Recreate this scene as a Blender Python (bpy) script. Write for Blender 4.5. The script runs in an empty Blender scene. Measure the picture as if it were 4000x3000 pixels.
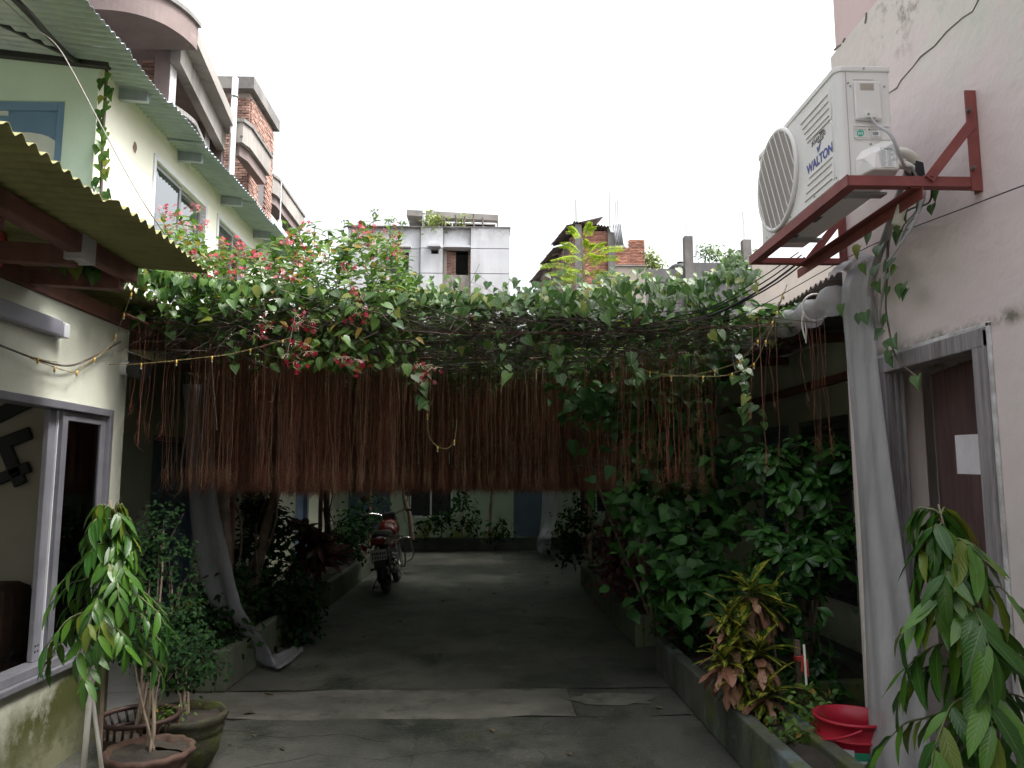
import bpy, math, random
import numpy as np
from mathutils import Vector, Matrix
R = math.radians
random.seed(7); rng = np.random.default_rng(7)
S = bpy.context.scene; COL = S.collection

# ---------------------------------------------------------------- camera, sky, sun, exposure
PITCH, YAW, FPX, EYE = R(6.95), R(-1.9), 3004.0, 1.6
cam = bpy.data.cameras.new('camera'); co = bpy.data.objects.new('camera', cam); COL.objects.link(co)
S.cycles.max_bounces = 8; S.cycles.diffuse_bounces = 4; S.cycles.transparent_max_bounces = 12
cam.sensor_width = 36; cam.lens = 36*FPX/4000; cam.clip_start = .05; cam.clip_end = 2000
co.location = (0, 0, EYE); co.rotation_euler = (R(90)+PITCH, 0, YAW); S.camera = co
SUN_EL, SUN_AZ = R(57), R(102)            # azimuth measured from +y towards +x
W = bpy.data.worlds.new('World'); S.world = W; W.use_nodes = True
wn, wl = W.node_tree.nodes, W.node_tree.links
bg = wn['Background']; sk = wn.new('ShaderNodeTexSky'); sk.sky_type = 'NISHITA'; sk.sun_disc = False
sk.sun_elevation = SUN_EL; sk.sun_rotation = SUN_AZ; sk.air_density = 1.6; sk.dust_density = 7; sk.ozone_density = 1
hs = wn.new('ShaderNodeHueSaturation'); hs.inputs['Saturation'].default_value = .18
wl.new(sk.outputs[0], hs.inputs['Color']); wl.new(hs.outputs[0], bg.inputs[0]); bg.inputs[1].default_value = .15
sl = bpy.data.lights.new('sun', 'SUN'); sl.energy = 1.5; sl.angle = R(14); sl.color = (1, .96, .9)
so = bpy.data.objects.new('sun', sl); COL.objects.link(so)
sd = Vector((math.sin(SUN_AZ)*math.cos(SUN_EL), math.cos(SUN_AZ)*math.cos(SUN_EL), math.sin(SUN_EL)))
so.rotation_euler = sd.to_track_quat('Z', 'Y').to_euler(); so.location = (6, 6, 20)
vs = S.view_settings; vs.view_transform = 'Standard'; vs.look = 'None'; vs.gamma = 1; vs.exposure = 1.5; vs.use_curve_mapping = False

# ---------------------------------------------------------------- survey helpers: a sight line cut by a plane of the yard
_fw = Vector((-math.sin(YAW)*math.cos(PITCH), math.cos(YAW)*math.cos(PITCH), math.sin(PITCH)))
_rt = Vector((math.cos(YAW), math.sin(YAW), 0)); _up = _rt.cross(_fw); _C = Vector((0, 0, EYE))
def _d(px, py): return _rt*((px-2000)/FPX)+_up*((1500-py)/FPX)+_fw
def PY(px, py, y): v = _d(px, py); return _C+v*(y/v.y)
def PX(px, py, x): v = _d(px, py); return _C+v*(x/v.x)
def PZ(px, py, z=0.): v = _d(px, py); return _C+v*((z-EYE)/v.z)

# ---------------------------------------------------------------- materials
MATS = {}
def M(name, col, col2=None, sc=3., rough=.7, bump=0., bsc=30., metal=0., var=0., stain=None, streak=None, lo=.38, hi=.62, stretch=None, spec=.5, coat=0., transl=0., trans=0.):
    m = bpy.data.materials.new(name); m.use_nodes = True; n, l = m.node_tree.nodes, m.node_tree.links
    b = n['Principled BSDF']; tc = n.new('ShaderNodeTexCoord'); vec = tc.outputs['Object']
    if stretch:
        mp = n.new('ShaderNodeMapping'); mp.inputs['Scale'].default_value = stretch; l.new(vec, mp.inputs[0]); v2 = mp.outputs[0]
    else: v2 = vec
    def noise(scale, v=vec, det=6, rgh=.6):
        t = n.new('ShaderNodeTexNoise'); t.inputs['Scale'].default_value = scale; t.inputs['Detail'].default_value = det; t.inputs['Roughness'].default_value = rgh
        l.new(v, t.inputs['Vector']); return t.outputs[0]
    def ramp(src, a, c):
        t = n.new('ShaderNodeMapRange'); t.inputs[1].default_value = a; t.inputs[2].default_value = c; l.new(src, t.inputs[0]); return t.outputs[0]
    def mix(f, a, c, mode='MIX'):
        t = n.new('ShaderNodeMix'); t.data_type = 'RGBA'; t.blend_type = mode
        for i, s in ((0, f), (6, a), (7, c)):
            if isinstance(s, (int, float)): t.inputs[i].default_value = s
            elif isinstance(s, tuple): t.inputs[i].default_value = (*s, 1)
            else: l.new(s, t.inputs[i])
        return t.outputs[2]
    c = mix(ramp(noise(sc, v2), lo, hi), col, col2 or tuple(min(1, k*1.25) for k in col))
    if streak:      # dirt running down a face: colour, scale, low, high
        mp = n.new('ShaderNodeMapping'); mp.inputs['Scale'].default_value = (1, 1, .16); l.new(vec, mp.inputs[0])
        c = mix(ramp(noise(streak[1], mp.outputs[0], 8, .7), streak[2], streak[3]), c, streak[0])
    if stain:
        for st in (stain if isinstance(stain, list) else [stain]):
            f = ramp(noise(st[1], vec, 10, .72), st[2], st[3])
            if len(st) > 4:      # a box-shaped patch of the wall: list of (axis, from, to)
                sp = n.new('ShaderNodeSeparateXYZ'); l.new(vec, sp.inputs[0])
                for ax, a, e in st[4]:
                    mm = n.new('ShaderNodeMath'); mm.operation = 'MULTIPLY'; l.new(f, mm.inputs[0]); l.new(ramp(sp.outputs[ax], a, e), mm.inputs[1]); f = mm.outputs[0]
                f = ramp(f, 0, st[5])
            c = mix(f, c, st[0])
    if var:
        oi = n.new('ShaderNodeObjectInfo'); at = n.new('ShaderNodeAttribute'); at.attribute_name = 'var'
        a = n.new('ShaderNodeMath'); a.operation = 'ADD'; l.new(oi.outputs['Random'], a.inputs[0]); l.new(at.outputs['Fac'], a.inputs[1])
        f = n.new('ShaderNodeMath'); f.operation = 'FRACT'; l.new(a.outputs[0], f.inputs[0])
        t = n.new('ShaderNodeMapRange'); t.inputs[3].default_value = 1-var; t.inputs[4].default_value = 1+var; l.new(f.outputs[0], t.inputs[0])
        cb = n.new('ShaderNodeVectorMath'); cb.operation = 'SCALE'; l.new(c, cb.inputs[0]); l.new(t.outputs[0], cb.inputs['Scale']); c = cb.outputs[0]
    l.new(c, b.inputs['Base Color']); b.inputs['Metallic'].default_value = metal; b.inputs['Specular IOR Level'].default_value = spec
    b.inputs['Coat Weight'].default_value = coat; b.inputs['Transmission Weight'].default_value = trans
    rr = n.new('ShaderNodeMapRange'); rr.inputs[3].default_value = max(.02, rough-.12); rr.inputs[4].default_value = min(1, rough+.12); l.new(noise(sc*2.7, v2), rr.inputs[0]); l.new(rr.outputs[0], b.inputs['Roughness'])
    if bump:
        bp = n.new('ShaderNodeBump'); bp.inputs['Strength'].default_value = bump; bp.inputs['Distance'].default_value = .02; l.new(noise(bsc, v2, 8), bp.inputs['Height']); l.new(bp.outputs[0], b.inputs['Normal'])
    if transl:
        tr = n.new('ShaderNodeBsdfTranslucent'); l.new(c, tr.inputs[0]); ms = n.new('ShaderNodeMixShader'); ms.inputs[0].default_value = transl
        l.new(b.outputs[0], ms.inputs[1]); l.new(tr.outputs[0], ms.inputs[2]); l.new(ms.outputs[0], n['Material Output'].inputs[0])
    MATS[name] = m; return m

def leafmat(name, dark, light, tip=None, rough=.42, transl=.32, rib=(.35, .42, .2), ribw=.05, var=.35, spots=None, spec=.5):
    """leaf: colour varies from leaf to leaf and over the blade, pale midrib and side veins from the leaf's own UV"""
    m = bpy.data.materials.new(name); m.use_nodes = True; n, l = m.node_tree.nodes, m.node_tree.links; b = n['Principled BSDF']
    oi = n.new('ShaderNodeObjectInfo'); at = n.new('ShaderNodeAttribute'); at.attribute_name = 'var'; uv = n.new('ShaderNodeUVMap'); uv.uv_map = 'UVMap'
    def math_(op, a, c=None, d=None):
        t = n.new('ShaderNodeMath'); t.operation = op
        for i, s in enumerate((a, c, d)):
            if s is None: continue
            if isinstance(s, (int, float)): t.inputs[i].default_value = s
            else: l.new(s, t.inputs[i])
        return t.outputs[0]
    def mix(f, a, c):
        t = n.new('ShaderNodeMix'); t.data_type = 'RGBA'
        for i, s in ((0, f), (6, a), (7, c)):
            if isinstance(s, (int, float)): t.inputs[i].default_value = s
            elif isinstance(s, tuple): t.inputs[i].default_value = (*s, 1)
            else: l.new(s, t.inputs[i])
        return t.outputs[2]
    f = math_('FRACT', math_('ADD', oi.outputs['Random'], at.outputs['Fac']))
    c = mix(math_('POWER', f, 1.6), dark, light)
    if tip: c = mix(math_('MULTIPLY', math_('GREATER_THAN', f, .93), .8), c, tip)
    sp = n.new('ShaderNodeSeparateXYZ'); l.new(uv.outputs[0], sp.inputs[0])
    ax = math_('ABSOLUTE', math_('SUBTRACT', sp.outputs[0], .5))
    ribf = math_('MULTIPLY', math_('LESS_THAN', ax, ribw), .55)
    ve = math_('SINE', math_('MULTIPLY', math_('SUBTRACT', sp.outputs[1], math_('MULTIPLY', ax, .45)), 62))
    vf = math_('MULTIPLY', math_('GREATER_THAN', ve, .9), .1)
    c = mix(math_('MAXIMUM', ribf, vf), c, rib)
    if spots:
        tn = n.new('ShaderNodeTexNoise'); tn.inputs['Scale'].default_value = spots[1]; tn.inputs['Detail'].default_value = 4; l.new(uv.outputs[0], tn.inputs[0])
        tn.noise_dimensions = '4D'; l.new(math_('MULTIPLY', f, 40), tn.inputs['W'])
        c = mix(math_('GREATER_THAN', math_('SUBTRACT', tn.outputs[0], math_('MULTIPLY', ax, spots[2])), spots[3]), c, spots[0])
    l.new(c, b.inputs['Base Color']); b.inputs['Roughness'].default_value = rough; b.inputs['Specular IOR Level'].default_value = spec
    bp = n.new('ShaderNodeBump'); bp.inputs['Strength'].default_value = .12; bp.inputs['Distance'].default_value = .003; l.new(ve, bp.inputs['Height']); l.new(bp.outputs[0], b.inputs['Normal'])
    tr = n.new('ShaderNodeBsdfTranslucent'); l.new(c, tr.inputs[0]); ms = n.new('ShaderNodeMixShader'); ms.inputs[0].default_value = transl
    l.new(b.outputs[0], ms.inputs[1]); l.new(tr.outputs[0], ms.inputs[2]); l.new(ms.outputs[0], n['Material Output'].inputs[0])
    MATS[name] = m; return m

def glass(name, tint=(.6, .68, .7), rough=.03, alpha=.45):
    m = bpy.data.materials.new(name); m.use_nodes = True; n, l = m.node_tree.nodes, m.node_tree.links
    g = n.new('ShaderNodeBsdfGlossy'); g.inputs['Roughness'].default_value = rough; g.inputs[0].default_value = (.9, .93, .95, 1)
    t = n.new('ShaderNodeBsdfTransparent'); t.inputs[0].default_value = (*tint, 1)
    fr = n.new('ShaderNodeFresnel'); fr.inputs[0].default_value = 1.5
    a = n.new('ShaderNodeMath'); a.operation = 'MULTIPLY_ADD'; l.new(fr.outputs[0], a.inputs[0]); a.inputs[1].default_value = 1.; a.inputs[2].default_value = alpha
    ms = n.new('ShaderNodeMixShader'); l.new(a.outputs[0], ms.inputs[0]); l.new(t.outputs[0], ms.inputs[1]); l.new(g.outputs[0], ms.inputs[2]); l.new(ms.outputs[0], n['Material Output'].inputs[0])
    MATS[name] = m; return m

# ---------------------------------------------------------------- mesh builder
class MB:
    def __init__(s): s.v = []; s.f = []
    def add(s, v, f): o = len(s.v); s.v += [tuple(k) for k in v]; s.f += [tuple(i+o for i in q) for q in f]; return s
    def box(s, a, b, bev=0):
        (x0, y0, z0), (x1, y1, z1) = a, b
        x0, x1 = sorted((x0, x1)); y0, y1 = sorted((y0, y1)); z0, z1 = sorted((z0, z1))
        return s.add([(x0,y0,z0),(x1,y0,z0),(x1,y1,z0),(x0,y1,z0),(x0,y0,z1),(x1,y0,z1),(x1,y1,z1),(x0,y1,z1)], [(0,3,2,1),(4,5,6,7),(0,1,5,4),(1,2,6,5),(2,3,7,6),(3,0,4,7)])
    def beam(s, p, q, w, h, up=(0, 0, 1)):
        p, q = Vector(p), Vector(q); d = (q-p).normalized(); u = Vector(up)
        if abs(d.dot(u)) > .98: u = Vector((1, 0, 0))
        x = d.cross(u).normalized()*w/2; z = x.cross(d).normalized()*h/2
        return s.add([p-x-z, p+x-z, p+x+z, p-x+z, q-x-z, q+x-z, q+x+z, q-x+z], [(0,1,2,3),(7,6,5,4),(0,4,5,1),(1,5,6,2),(2,6,7,3),(3,7,4,0)])
    def tube(s, pts, r, n=8, cap=True):
        pts = [Vector(p) for p in pts]; k = len(pts); rs = r if isinstance(r, (list, tuple)) else [r]*k
        rings = []; ref = Vector((.31, .17, .93))
        for i, p in enumerate(pts):
            d = (pts[min(i+1, k-1)]-pts[max(i-1, 0)]).normalized()
            u = d.cross(ref); u = (u if u.length > 1e-3 else d.cross(Vector((1, 0, 0)))).normalized(); w = d.cross(u)
            rings += [p+(u*math.cos(2*math.pi*j/n)+w*math.sin(2*math.pi*j/n))*rs[i] for j in range(n)]
        f = [(i*n+j, i*n+(j+1) % n, (i+1)*n+(j+1) % n, (i+1)*n+j) for i in range(k-1) for j in range(n)]
        if cap: f += [tuple(range(n-1, -1, -1)), tuple(range((k-1)*n, k*n))]
        return s.add(rings, f)
    def lathe(s, prof, c=(0, 0, 0), n=24, wob=None):
        c = Vector(c); k = len(prof)
        v = [c+Vector(((r+(wob(r, z, 2*math.pi*j/n) if wob else 0))*math.cos(2*math.pi*j/n), (r+(wob(r, z, 2*math.pi*j/n) if wob else 0))*math.sin(2*math.pi*j/n), z)) for r, z in prof for j in range(n)]
        return s.add(v, [(i*n+j, i*n+(j+1) % n, (i+1)*n+(j+1) % n, (i+1)*n+j) for i in range(k-1) for j in range(n)])
    def prism(s, poly, z0, z1):
        n = len(poly); v = [(x, y, z0) for x, y in poly]+[(x, y, z1) for x, y in poly]
        return s.add(v, [tuple(range(n-1, -1, -1)), tuple(range(n, 2*n))]+[(i, (i+1) % n, n+(i+1) % n, n+i) for i in range(n)])
    def disc(s, c, ax, r, n=24, th=0.):
        c, ax = Vector(c), Vector(ax).normalized(); u = ax.orthogonal().normalized(); w = ax.cross(u)
        ring = [u*math.cos(2*math.pi*j/n)*r+w*math.sin(2*math.pi*j/n)*r for j in range(n)]
        if not th: return s.add([c+k for k in ring], [tuple(range(n))])
        return s.add([c+k for k in ring]+[c+ax*th+k for k in ring], [tuple(range(n-1, -1, -1)), tuple(range(n, 2*n))]+[(i, (i+1) % n, n+(i+1) % n, n+i) for i in range(n)])
    def torus(s, c, ax, Rr, r, n=32, m=8):
        c, ax = Vector(c), Vector(ax).normalized(); u = ax.orthogonal().normalized(); w = ax.cross(u)
        v = []
        for i in range(n):
            e = u*math.cos(2*math.pi*i/n)+w*math.sin(2*math.pi*i/n)
            v += [c+e*(Rr+r*math.cos(2*math.pi*j/m))+ax*r*math.sin(2*math.pi*j/m) for j in range(m)]
        return s.add(v, [(i*m+j, ((i+1) % n)*m+j, ((i+1) % n)*m+(j+1) % m, i*m+(j+1) % m) for i in range(n) for j in range(m)])
    def grid(s, pts, nu, nv): return s.add(pts, [(j*nu+i, j*nu+i+1, (j+1)*nu+i+1, (j+1)*nu+i) for j in range(nv-1) for i in range(nu-1)])
    def build(s, name, mat, parent=None, smooth=False, bevel=0., world=True, solid=0., seg=2):
        me = bpy.data.meshes.new(name); me.from_pydata(s.v, [], s.f); me.update()
        if smooth: me.polygons.foreach_set('use_smooth', [True]*len(me.polygons))
        me.materials.append(MATS[mat] if isinstance(mat, str) else mat)
        o = bpy.data.objects.new(name, me); COL.objects.link(o); put(o, parent, world)
        if solid: k = o.modifiers.new('thick', 'SOLIDIFY'); k.thickness = solid; k.offset = 0
        if bevel: k = o.modifiers.new('edge', 'BEVEL'); k.width = bevel; k.segments = seg; k.limit_method = 'ANGLE'; k.angle_limit = R(35)
        return o
WL = {}
def put(o, parent, world=True):
    if parent is None: WL[o.name] = Vector((0, 0, 0)); return
    o.parent = parent
    if world: o.location = -WL[parent.name]; WL[o.name] = Vector((0, 0, 0))
    else: WL[o.name] = WL[parent.name].copy()
def thing(name, label, cat, loc=(0, 0, 0), group=None, rz=0):
    o = bpy.data.objects.new(name, None); COL.objects.link(o); o.location = loc; o.rotation_euler = (0, 0, rz); o.empty_display_size = .1
    o['label'] = label; o['category'] = cat
    if group: o['group'] = group
    WL[o.name] = Vector(loc); return o
def tag(o, label, cat, group=None):
    o['label'] = label; o['category'] = cat
    if group: o['group'] = group
    return o
def bx(name, mat, parent, a, b, **k): return MB().box(a, b).build(name, mat, parent, **k)
def text(s, size, loc, xd, yd, mat, parent, name='lettering', ext=.0006, sx=1., shear=0., bold=.012):
    cu = bpy.data.curves.new(name, 'FONT'); cu.body = s; cu.size = size; cu.extrude = ext; cu.align_x = 'CENTER'; cu.align_y = 'CENTER'; cu.shear = shear; cu.offset = size*bold
    t = bpy.data.objects.new('tmp', cu); COL.objects.link(t); dg = bpy.context.evaluated_depsgraph_get(); dg.update()
    me = bpy.data.meshes.new_from_object(t.evaluated_get(dg)); bpy.data.objects.remove(t)
    xd, yd = Vector(xd), Vector(yd); zd = xd.cross(yd); mt = Matrix((xd*sx, yd, zd)).transposed().to_4x4(); mt.translation = Vector(loc)
    me.transform(mt); me.materials.clear(); me.materials.append(MATS[mat]); o = bpy.data.objects.new(name, me); COL.objects.link(o); put(o, parent); return o
def copies(name, me, parent, mats):
    base = WL[parent.name]
    for m in mats:
        o = bpy.data.objects.new(name, me); COL.objects.link(o); o.parent = parent; m = m.copy(); m.translation -= base; o.matrix_local = m; WL[o.name] = base

# ---------------------------------------------------------------- leaves
def leaf_tpl(prof, fold=.25, curl=.25, wave=0., nw=5, twist=0.):
    """prof = [(t, half width)], blade along +y with upper side +z; returns verts, quads, uv per vertex"""
    v, uv, f = [], [], []
    for i, (t, w) in enumerate(prof):
        z = -curl*t*t; wz = wave*math.sin(nw*math.pi*t)
        v += [(-w, t, z+fold*w+wz), (0, t if t > 0 else max(t, 0.0), z), (w, t, z+fold*w-wz)]
        uv += [(0, t), (.5, t), (1, t)]
    for i in range(len(prof)-1):
        a = i*3; f += [(a, a+1, a+4, a+3), (a+1, a+2, a+5, a+4)]
    return np.array(v, float), f, np.array(uv, float)
HEART = [(-.13, .2), (-.02, .4), (.2, .46), (.45, .37), (.72, .18), (.9, .06), (1, .0)]
OVATE = [(0, .01), (.12, .15), (.35, .25), (.6, .22), (.85, .09), (1, 0)]
OBOV = [(0, .01), (.2, .1), (.45, .2), (.68, .25), (.87, .15), (1, 0)]
LANCE = [(0, .015), (.08, .08), (.25, .13), (.45, .14), (.65, .118), (.85, .06), (1, 0)]
SERR = [(-.05, .12), (.02, .3), (.1, .27), (.16, .38), (.26, .33), (.32, .38), (.42, .3), (.48, .34), (.58, .23), (.64, .26), (.74, .13), (.82, .13), (.9, .05), (1, 0)]
SMALL = [(0, .02), (.3, .27), (.7, .22), (1, 0)]
CROT = [(0, .02), (.15, .09), (.35, .16), (.52, .1), (.62, .07), (.78, .13), (.92, .08), (1, 0)]
def tpl_mesh(name, tpl, mat):
    v, f, uv = tpl; me = bpy.data.meshes.new(name); me.from_pydata(v.tolist(), [], f); u = me.uv_layers.new(name='UVMap')
    li = np.array([i for q in f for i in q]); u.data.foreach_set('uv', uv[li].ravel()); me.polygons.foreach_set('use_smooth', [True]*len(f)); me.materials.append(MATS[mat]); return me
def frames(P, D, N, s):
    P, D, N = (np.asarray(k, float) for k in (P, D, N)); s = np.broadcast_to(np.asarray(s, float), (len(P),))
    D = D/np.linalg.norm(D, axis=1, keepdims=True); X = np.cross(D, N); l = np.linalg.norm(X, axis=1, keepdims=True); l[l < 1e-6] = 1; X = X/l; Z = np.cross(X, D)
    A = np.zeros((len(P), 4, 4)); A[:, :3, 0] = X*s[:, None]; A[:, :3, 1] = D*s[:, None]; A[:, :3, 2] = Z*s[:, None]; A[:, :3, 3] = P; A[:, 3, 3] = 1; return A
def foliage(parent, A, tpls, mat, nobj=300, name='leaf', rest='foliage'):
    """A = (N,4,4) leaf frames; the nobj that show largest become leaf objects, the rest one foliage mesh"""
    if len(A) == 0: return
    pos = A[:, :3, 3]-np.array([0, 0, EYE]); sc = np.linalg.norm(A[:, :3, 1], axis=1)
    depth = pos@np.array(_fw); px = 2000+FPX*(pos@np.array(_rt))/np.maximum(depth, .1); py = 1500-FPX*(pos@np.array(_up))/np.maximum(depth, .1)
    key = sc/np.linalg.norm(pos, axis=1); key = np.where((px > 0) & (px < 4000) & (py > 0) & (py < 3000) & (depth > 0), key, key*.01)
    order = np.argsort(-key); big, small = order[:nobj], order[nobj:]
    mes = [tpl_mesh(name, t, mat) for t in tpls]
    for k, i in enumerate(big): copies(name, mes[k % len(mes)], parent, [Matrix(A[i].tolist())])
    if len(small):
        V, Fc, UV, VA = [], [], [], []; off = 0
        for k, (tv, tf, tu) in enumerate(tpls):
            B = A[small[k::len(tpls)]]
            if not len(B): continue
            n, m = len(B), len(tv)
            vv = np.einsum('nij,mj->nmi', B[:, :3, :3], tv)+B[:, None, :3, 3]; V.append(vv.reshape(-1, 3))
            ff = np.array(tf)[None]+(np.arange(n)*m)[:, None, None]+off; Fc.append(ff.reshape(-1, 4)); UV.append(np.tile(tu[np.array(tf).ravel()], (n, 1))); VA.append(np.repeat(rng.random(n), len(tf))); off += n*m
        V, Fc, UV, VA = map(np.concatenate, (V, Fc, UV, VA))
        me = bpy.data.meshes.new(rest); me.vertices.add(len(V)); me.vertices.foreach_set('co', V.ravel()); me.loops.add(Fc.size); me.loops.foreach_set('vertex_index', Fc.ravel().astype(np.int32))
        me.polygons.add(len(Fc)); me.polygons.foreach_set('loop_start', np.arange(0, Fc.size, 4, dtype=np.int32)); me.update(calc_edges=True)
        u = me.uv_layers.new(name='UVMap'); u.data.foreach_set('uv', UV.ravel()); at = me.attributes.new('var', 'FLOAT', 'FACE'); at.data.foreach_set('value', VA); me.polygons.foreach_set('use_smooth', np.ones(len(Fc), bool)); me.materials.append(MATS[mat])
        o = bpy.data.objects.new(rest, me); COL.objects.link(o); o['kind'] = 'stuff'; put(o, parent)
def unit(n): v = rng.normal(size=(n, 3)); return v/np.linalg.norm(v, axis=1, keepdims=True)
def lines_mesh(name, polys, mat, parent, n=3, stuff=True):
    """many thin tapering strands in one mesh; polys = [(pts, r0, r1)]"""
    m = MB()
    for pts, r0, r1 in polys: k = len(pts); m.tube(pts, [r0+(r1-r0)*i/(k-1) for i in range(k)], n, cap=False)
    o = m.build(name, mat, parent, smooth=True)
    if stuff: o['kind'] = 'stuff'
    return o
def lerp(a, b, t): return a+(b-a)*t
def interp(x, xs, ys): return float(np.interp(x, xs, ys))

# ---------------------------------------------------------------- palette
M('yard_concrete', (.055, .056, .048), (.125, .124, .106), sc=1.1, rough=.6, bump=.5, bsc=70, lo=.34, hi=.66, stretch=(1, .55, 1), stain=[((.03, .036, .026), 1.3, .48, .62), ((.18, .175, .15), 2.3, .58, .74), ((.05, .065, .025), 3.1, .56, .7), ((.2, .19, .165), 38, .58, .68), ((.02, .02, .018), 26, .6, .7), ((.03, .03, .026), 9, .6, .7)])
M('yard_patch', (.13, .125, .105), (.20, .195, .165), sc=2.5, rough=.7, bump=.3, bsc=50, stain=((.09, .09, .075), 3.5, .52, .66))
M('earth', (.028, .022, .017), (.055, .045, .034), sc=4, rough=.95, bump=.6, bsc=25)
M('tile_white', (.42, .42, .42), (.5, .5, .5), sc=3, rough=.35)
M('left_paint', (.50, .52, .43), (.58, .59, .50), sc=1.2, rough=.75, bump=.12, bsc=45, streak=((.36, .37, .30), 3.2, .6, .85),
  stain=[((.055, .062, .012), 2.6, .25, .6, [(2, .62, .12), (1, 3.7, 5.0)], .22), ((.2, .2, .12), 6, .3, .7, [(2, .3, .0), (1, 2.6, 4.6)], .4), ((.25, .24, .2), 24, .72, .78)])
M('porch_paint', (.36, .37, .29), (.42, .43, .34), sc=1.0, rough=.8, bump=.1, streak=((.24, .25, .19), 3, .6, .8), stain=((.12, .13, .06), 3, .45, .75, [(2, .5, .0)], .5))
M('cream_paint', (.74, .73, .62), (.80, .79, .70), sc=1.1, rough=.75, bump=.1, streak=((.55, .55, .45), 3.6, .66, .86), stain=((.35, .33, .26), 14, .74, .8))
M('mint_paint', (.47, .62, .53), (.53, .68, .59), sc=1.3, rough=.75, bump=.1, stain=((.2, .25, .2), 9, .73, .8))
M('blue_paint', (.12, .22, .36), (.15, .26, .41), sc=2, rough=.5)
M('white_board', (.52, .58, .56), (.6, .66, .63), sc=4, rough=.5)
M('pink_white_paint', (.67, .565, .57), (.69, .625, .60), sc=.55, rough=.62, bump=.5, bsc=7, lo=.36, hi=.6,
  stain=[((.56, .62, .53), .9, .52, .72), ((.26, .235, .21), 5, .5, .72, [(2, 3.75, 4.05), (1, 3.3, 3.5), (1, 4.15, 3.85)], .45), ((.5, .42, .36), 2.0, .6, .78, [(2, 2.0, 1.2)], .7), ((.2, .175, .15), 7, .45, .7, [(2, 2.22, 2.27), (2, 2.33, 2.28), (1, 2.9, 3.1)], .7), ((.3, .27, .24), 20, .71, .77)])
M('pink_paint', (.62, .46, .47), (.68, .52, .53), sc=.8, rough=.7, bump=.1)
M('far_paint', (.36, .43, .34), (.42, .49, .4), sc=1, rough=.8, stain=((.16, .2, .05), 2.5, .45, .65, [(2, .9, .3)], .5), streak=((.26, .31, .24), 3, .55, .8))
M('dark_plinth', (.04, .045, .04), (.07, .07, .06), sc=4, rough=.85, bump=.3)
M('aluminium', (.24, .24, .275), (.31, .31, .345), sc=5, rough=.38, metal=.55, streak=((.25, .25, .28), 9, .55, .8))
M('steel_white', (.62, .64, .68), (.7, .72, .75), sc=4, rough=.45)
M('dark_glass_back', (.02, .022, .025), (.03, .03, .035), rough=.3)
M('room_wall', (.42, .40, .30), (.46, .44, .34), sc=2, rough=.85)
M('black_paint', (.012, .014, .016), (.02, .022, .025), rough=.6)
M('sofa_cloth', (.05, .03, .022), (.08, .045, .03), sc=8, rough=.9, stain=((.06, .16, .28), 5, .62, .66))
M('olive_sheet', (.215, .21, .08), (.265, .255, .10), sc=2.2, rough=.5, spec=.35, streak=((.1, .095, .035), 4, .5, .8))
M('blue_sheet', (.28, .33, .39), (.35, .40, .46), sc=2, rough=.45, metal=.25, streak=((.19, .23, .26), 4, .5, .8))
M('rust_sheet', (.14, .12, .115), (.22, .19, .18), sc=1.5, rough=.7, streak=((.10, .06, .045), 3, .5, .7))
M('zinc_sheet', (.35, .36, .38), (.45, .46, .48), sc=1.5, rough=.5, metal=.4)
M('red_wood', (.15, .065, .05), (.22, .095, .07), sc=3, rough=.75, bump=.3, stretch=(3, .5, 3), streak=((.06, .03, .02), 5, .5, .75))
M('grey_plate', (.33, .32, .31), rough=.6)
M('tube_fitting', (.27, .265, .32), (.32, .315, .37), rough=.4)
M('concrete_pink', (.17, .13, .125), (.24, .185, .178), sc=.7, rough=.85, bump=.2, streak=((.16, .13, .125), 1.6, .5, .75), stain=((.28, .22, .21), 1.3, .6, .75))
M('concrete_raw', (.24, .225, .21), (.33, .31, .29), sc=.8, rough=.88, bump=.2, streak=((.13, .12, .115), 1.8, .52, .75))
M('concrete_dark', (.15, .14, .135), (.22, .205, .195), sc=1.2, rough=.9, bump=.2, streak=((.09, .085, .08), 2, .5, .72))
M('concrete_cap', (.15, .145, .14), (.24, .23, .22), sc=2, rough=.9, bump=.3)
M('facade_grey', (.56, .57, .60), (.64, .65, .68), sc=.5, rough=.85, bump=.15, streak=((.45, .45, .465), .9, .5, .75),
  stain=[((.3, .3, .3), 1.6, .42, .7, [(2, 13.9, 14.9)], .8), ((.36, .33, .3), .7, .5, .7, [(2, 12.2, 11.3)], .5)])
M('facade_brown', (.26, .22, .18), (.40, .37, .34), sc=1.1, rough=.9, bump=.2, streak=((.12, .115, .11), 1.6, .5, .66))
M('wall_beige', (.36, .315, .28), (.42, .37, .33), sc=.7, rough=.85, streak=((.3, .28, .26), 1.2, .5, .8))
M('wall_dark', (.14, .135, .135), (.21, .2, .2), sc=.8, rough=.9, streak=((.11, .11, .115), 1.3, .45, .7), stain=((.27, .24, .21), 1.1, .6, .72))
M('brick_red', (.34, .15, .105), (.46, .23, .165), sc=6, rough=.9, var=.35, bump=.3)
M('brick_old', (.27, .155, .125), (.38, .24, .19), sc=6, rough=.9, var=.4, bump=.3)
M('mortar', (.40, .36, .33), (.48, .44, .41), sc=5, rough=.95, bump=.3)
M('room_dark', (.10, .095, .10), (.14, .13, .135), rough=.9)
M('pvc_white', (.62, .64, .67), (.7, .72, .74), sc=2, rough=.4)
M('rebar', (.10, .08, .07), (.16, .12, .1), rough=.8)
M('tank_black', (.02, .022, .026), (.03, .032, .036), rough=.5)
M('ac_white', (.72, .70, .70), (.76, .74, .735), sc=2, rough=.38, streak=((.62, .60, .585), 3, .62, .85), spec=.5)
M('ac_grille_back', (.50, .45, .44), (.56, .51, .50), sc=30, rough=.6)
M('ac_grille', (.50, .46, .45), (.56, .52, .5), rough=.5)
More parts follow.
